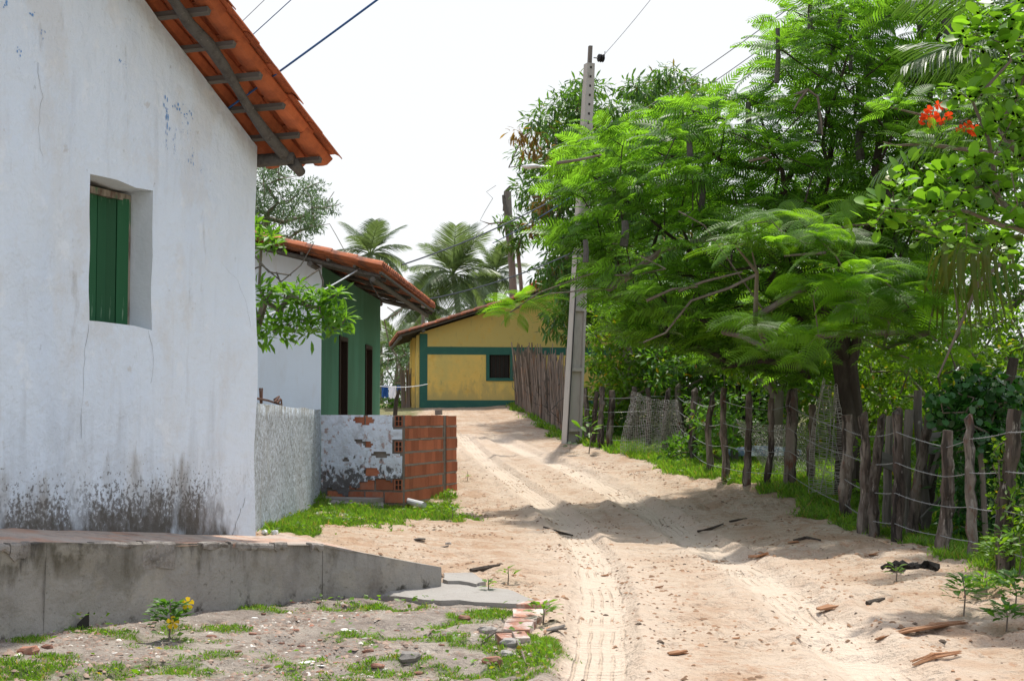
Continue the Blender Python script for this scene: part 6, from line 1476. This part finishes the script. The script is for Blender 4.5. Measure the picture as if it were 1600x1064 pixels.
# slabs behind the grass strip
def slab(poly, th_, label, m='slab'):
    q = [G(*p) for p in poly]; zb = [a[2] - .08 for a in q]; zt = [a[2] + th_ for a in q]; c = np.mean(q, 0)
    # slightly ragged outline
    Q = []; ZB = []; ZT = []
    for i in range(len(q)):
        a, b = q[i], q[(i + 1) % len(q)]
        for t in (0, .25, .5, .75): p = a + (b - a) * t + np.array((rnd.uniform(-.02, .02), rnd.uniform(-.04, .04), 0)); Q.append((p[0], p[1])); ZB.append(p[2] - .1); ZT.append(p[2] + th_ + rnd.uniform(-.004, .004))
    single('cement_slab', MB().prism(Q, ZB, ZT), M[m], label, 'slab')
slab([(510,932),(600,936),(690,944),(800,950),(835,945),(790,925),(700,915),(600,925),(515,927)], .03, 'long broken cement slab lying along the ramp end behind the grass strip')
slab([(690,915),(745,922),(760,918),(735,905),(692,902)], .05, 'pale cement slab piece just right of the ramp end')
slab([(515,790),(600,796),(600,788),(520,784)], .05, 'narrow cement ledge at the foot of the plastered wall end')
# old brick kerb: five bricks in a row under worn mortar
kb = G(808, 985); kt_ = thing('brick_kerb', 'short row of worn red bricks edging the soil beside the lane', 'kerb', tuple(kb))
k0, k1 = G(806, 992), G(842, 948); 
for i in range(6):
    t = (i + .5) / 6; c = k0 + (k1 - k0) * t; dv = (k1 - k0); an = math.atan2(dv[1], dv[0]); L_ = np.linalg.norm(dv[:2]) / 6
    b_ = MB().box(-L_ / 2 + .004, L_ / 2 - .004, -.085 + rnd.uniform(-.01, .01), .085, -.08, .055 + rnd.uniform(-.02, .012), jit=.016); o = part('brick', b_, M['worn'] if 'worn' in M else M.setdefault('worn', mat('worn_kerb_brick', (.34, .17, .12), [(7, 1, .42, .56, (.50, .44, .40), .9), (20, 1, .6, .7, (.14, .09, .07), .7)], bump=[(25, 1, .8, .015)], rand=.2)), kt_)
    o.location = Vector(c) - Vector(kb); o.rotation_euler = (0, 0, an + rnd.uniform(-.06, .06))
c = G(800, 1003); o = part('fallen_brick', MB().box(-.09, .09, -.06, .06, -.05, .04, jit=.008), M['worn'], kt_); o.location = Vector(c) - Vector(kb); o.rotation_euler = (.15, 0, .3)
c = G(797, 1015); single('root_loop', MB().tube([G(752, 1006) + (0, 0, .01), G(775, 1000) + (0, 0, .05), G(800, 1003) + (0, 0, .06), G(815, 1025) + (0, 0, .03), G(822, 1040) + (0, 0, .01)], .005, 5), M['bark_pale'], 'thin grey root looping over the stones at the kerb end', 'root')
# uncountable grit
def grit(name, n, box, smin, smax, m, label, maskf, seed):
    x = rng.uniform(box[0], box[1], n); y = rng.uniform(box[2], box[3], n); k = rng.random(n) < maskf(x, y); x, y = x[k], y[k]; z = hfull(x, y)
    tv = [(-.5, -.4, 0), (.5, -.35, 0), (.42, .42, 0), (-.45, .38, 0), (-.2, -.15, .35), (.25, -.1, .3), (.1, .2, .38)]; tf = [(0, 1, 5), (0, 5, 4), (1, 2, 5), (2, 6, 5), (2, 3, 6), (3, 4, 6), (3, 0, 4), (4, 5, 6)]
    a = rng.uniform(0, 6.28, len(x)); d = np.stack([np.cos(a), np.sin(a), rng.normal(0, .15, len(x))], -1); s_ = rng.uniform(smin, smax, len(x)) * (.6 + .8 * rng.random(len(x)) ** 3)
    v, f = scatter(tv, tf, np.stack([x, y, z - .001], 1), d, unit(np.array((0, 0, 1.)) + rng.normal(0, .12, (len(x), 3))), np.stack([s_, s_ * rng.uniform(.4, 1, len(x)), s_ * .7], 1))
    single(name, (v, f), m, label, 'grit', origin=(0, 0, 0), kind='stuff')
sm_ = lambda x, y: soil_mask(x, y) * sstep(.35, .62, fbm(x * 3, y * 3, 301, 2)); om_ = lambda x, y: (1 - soil_mask(x, y)) * sstep(.4, .7, fbm(x * 2, y * 2, 302, 2)) * (1 - grass_mask(x, y))
mk = lambda nm, c: mat(nm, c, island=.4)
grit('gravel', 11000, (-3, .4, 6.3, 11), .010, .042, mk('grit_brown', (.26, .19, .15)), 'brown grit scattered over the grey soil', sm_, 1)
grit('gravel', 1500, (-3, .4, 6.3, 11), .008, .040, mk('grit_white', (.48, .45, .41)), 'pale chips scattered over the grey soil', sm_, 2)
grit('gravel', 600, (-3, .4, 6.3, 11), .010, .03, mk('grit_red', (.27, .12, .08)), 'red brick crumbs scattered over the grey soil', sm_, 3)
grit('leaf_litter', 15000, (-2.5, 4.6, 6.3, 26), .010, .050, mk('litter_brown', (.25, .15, .09)), 'brown leaf and bark crumbs scattered over the sand', om_, 4)
grit('leaf_litter', 4500, (-2.5, 4.6, 6.3, 26), .010, .040, mk('litter_dark', (.10, .07, .05)), 'dark crumbs scattered over the sand', om_, 5)

for px, py, hp, n_, lb in ((1592, 900, 70, 120, 'dense leafy weed filling the right edge beside the vine covered post'), (1572, 985, 40, 70, 'low weed below the bushy weed at the right edge')):
    sprout(px, py, hp, n_, .085, 'lf_mid', lb, spread=.9)
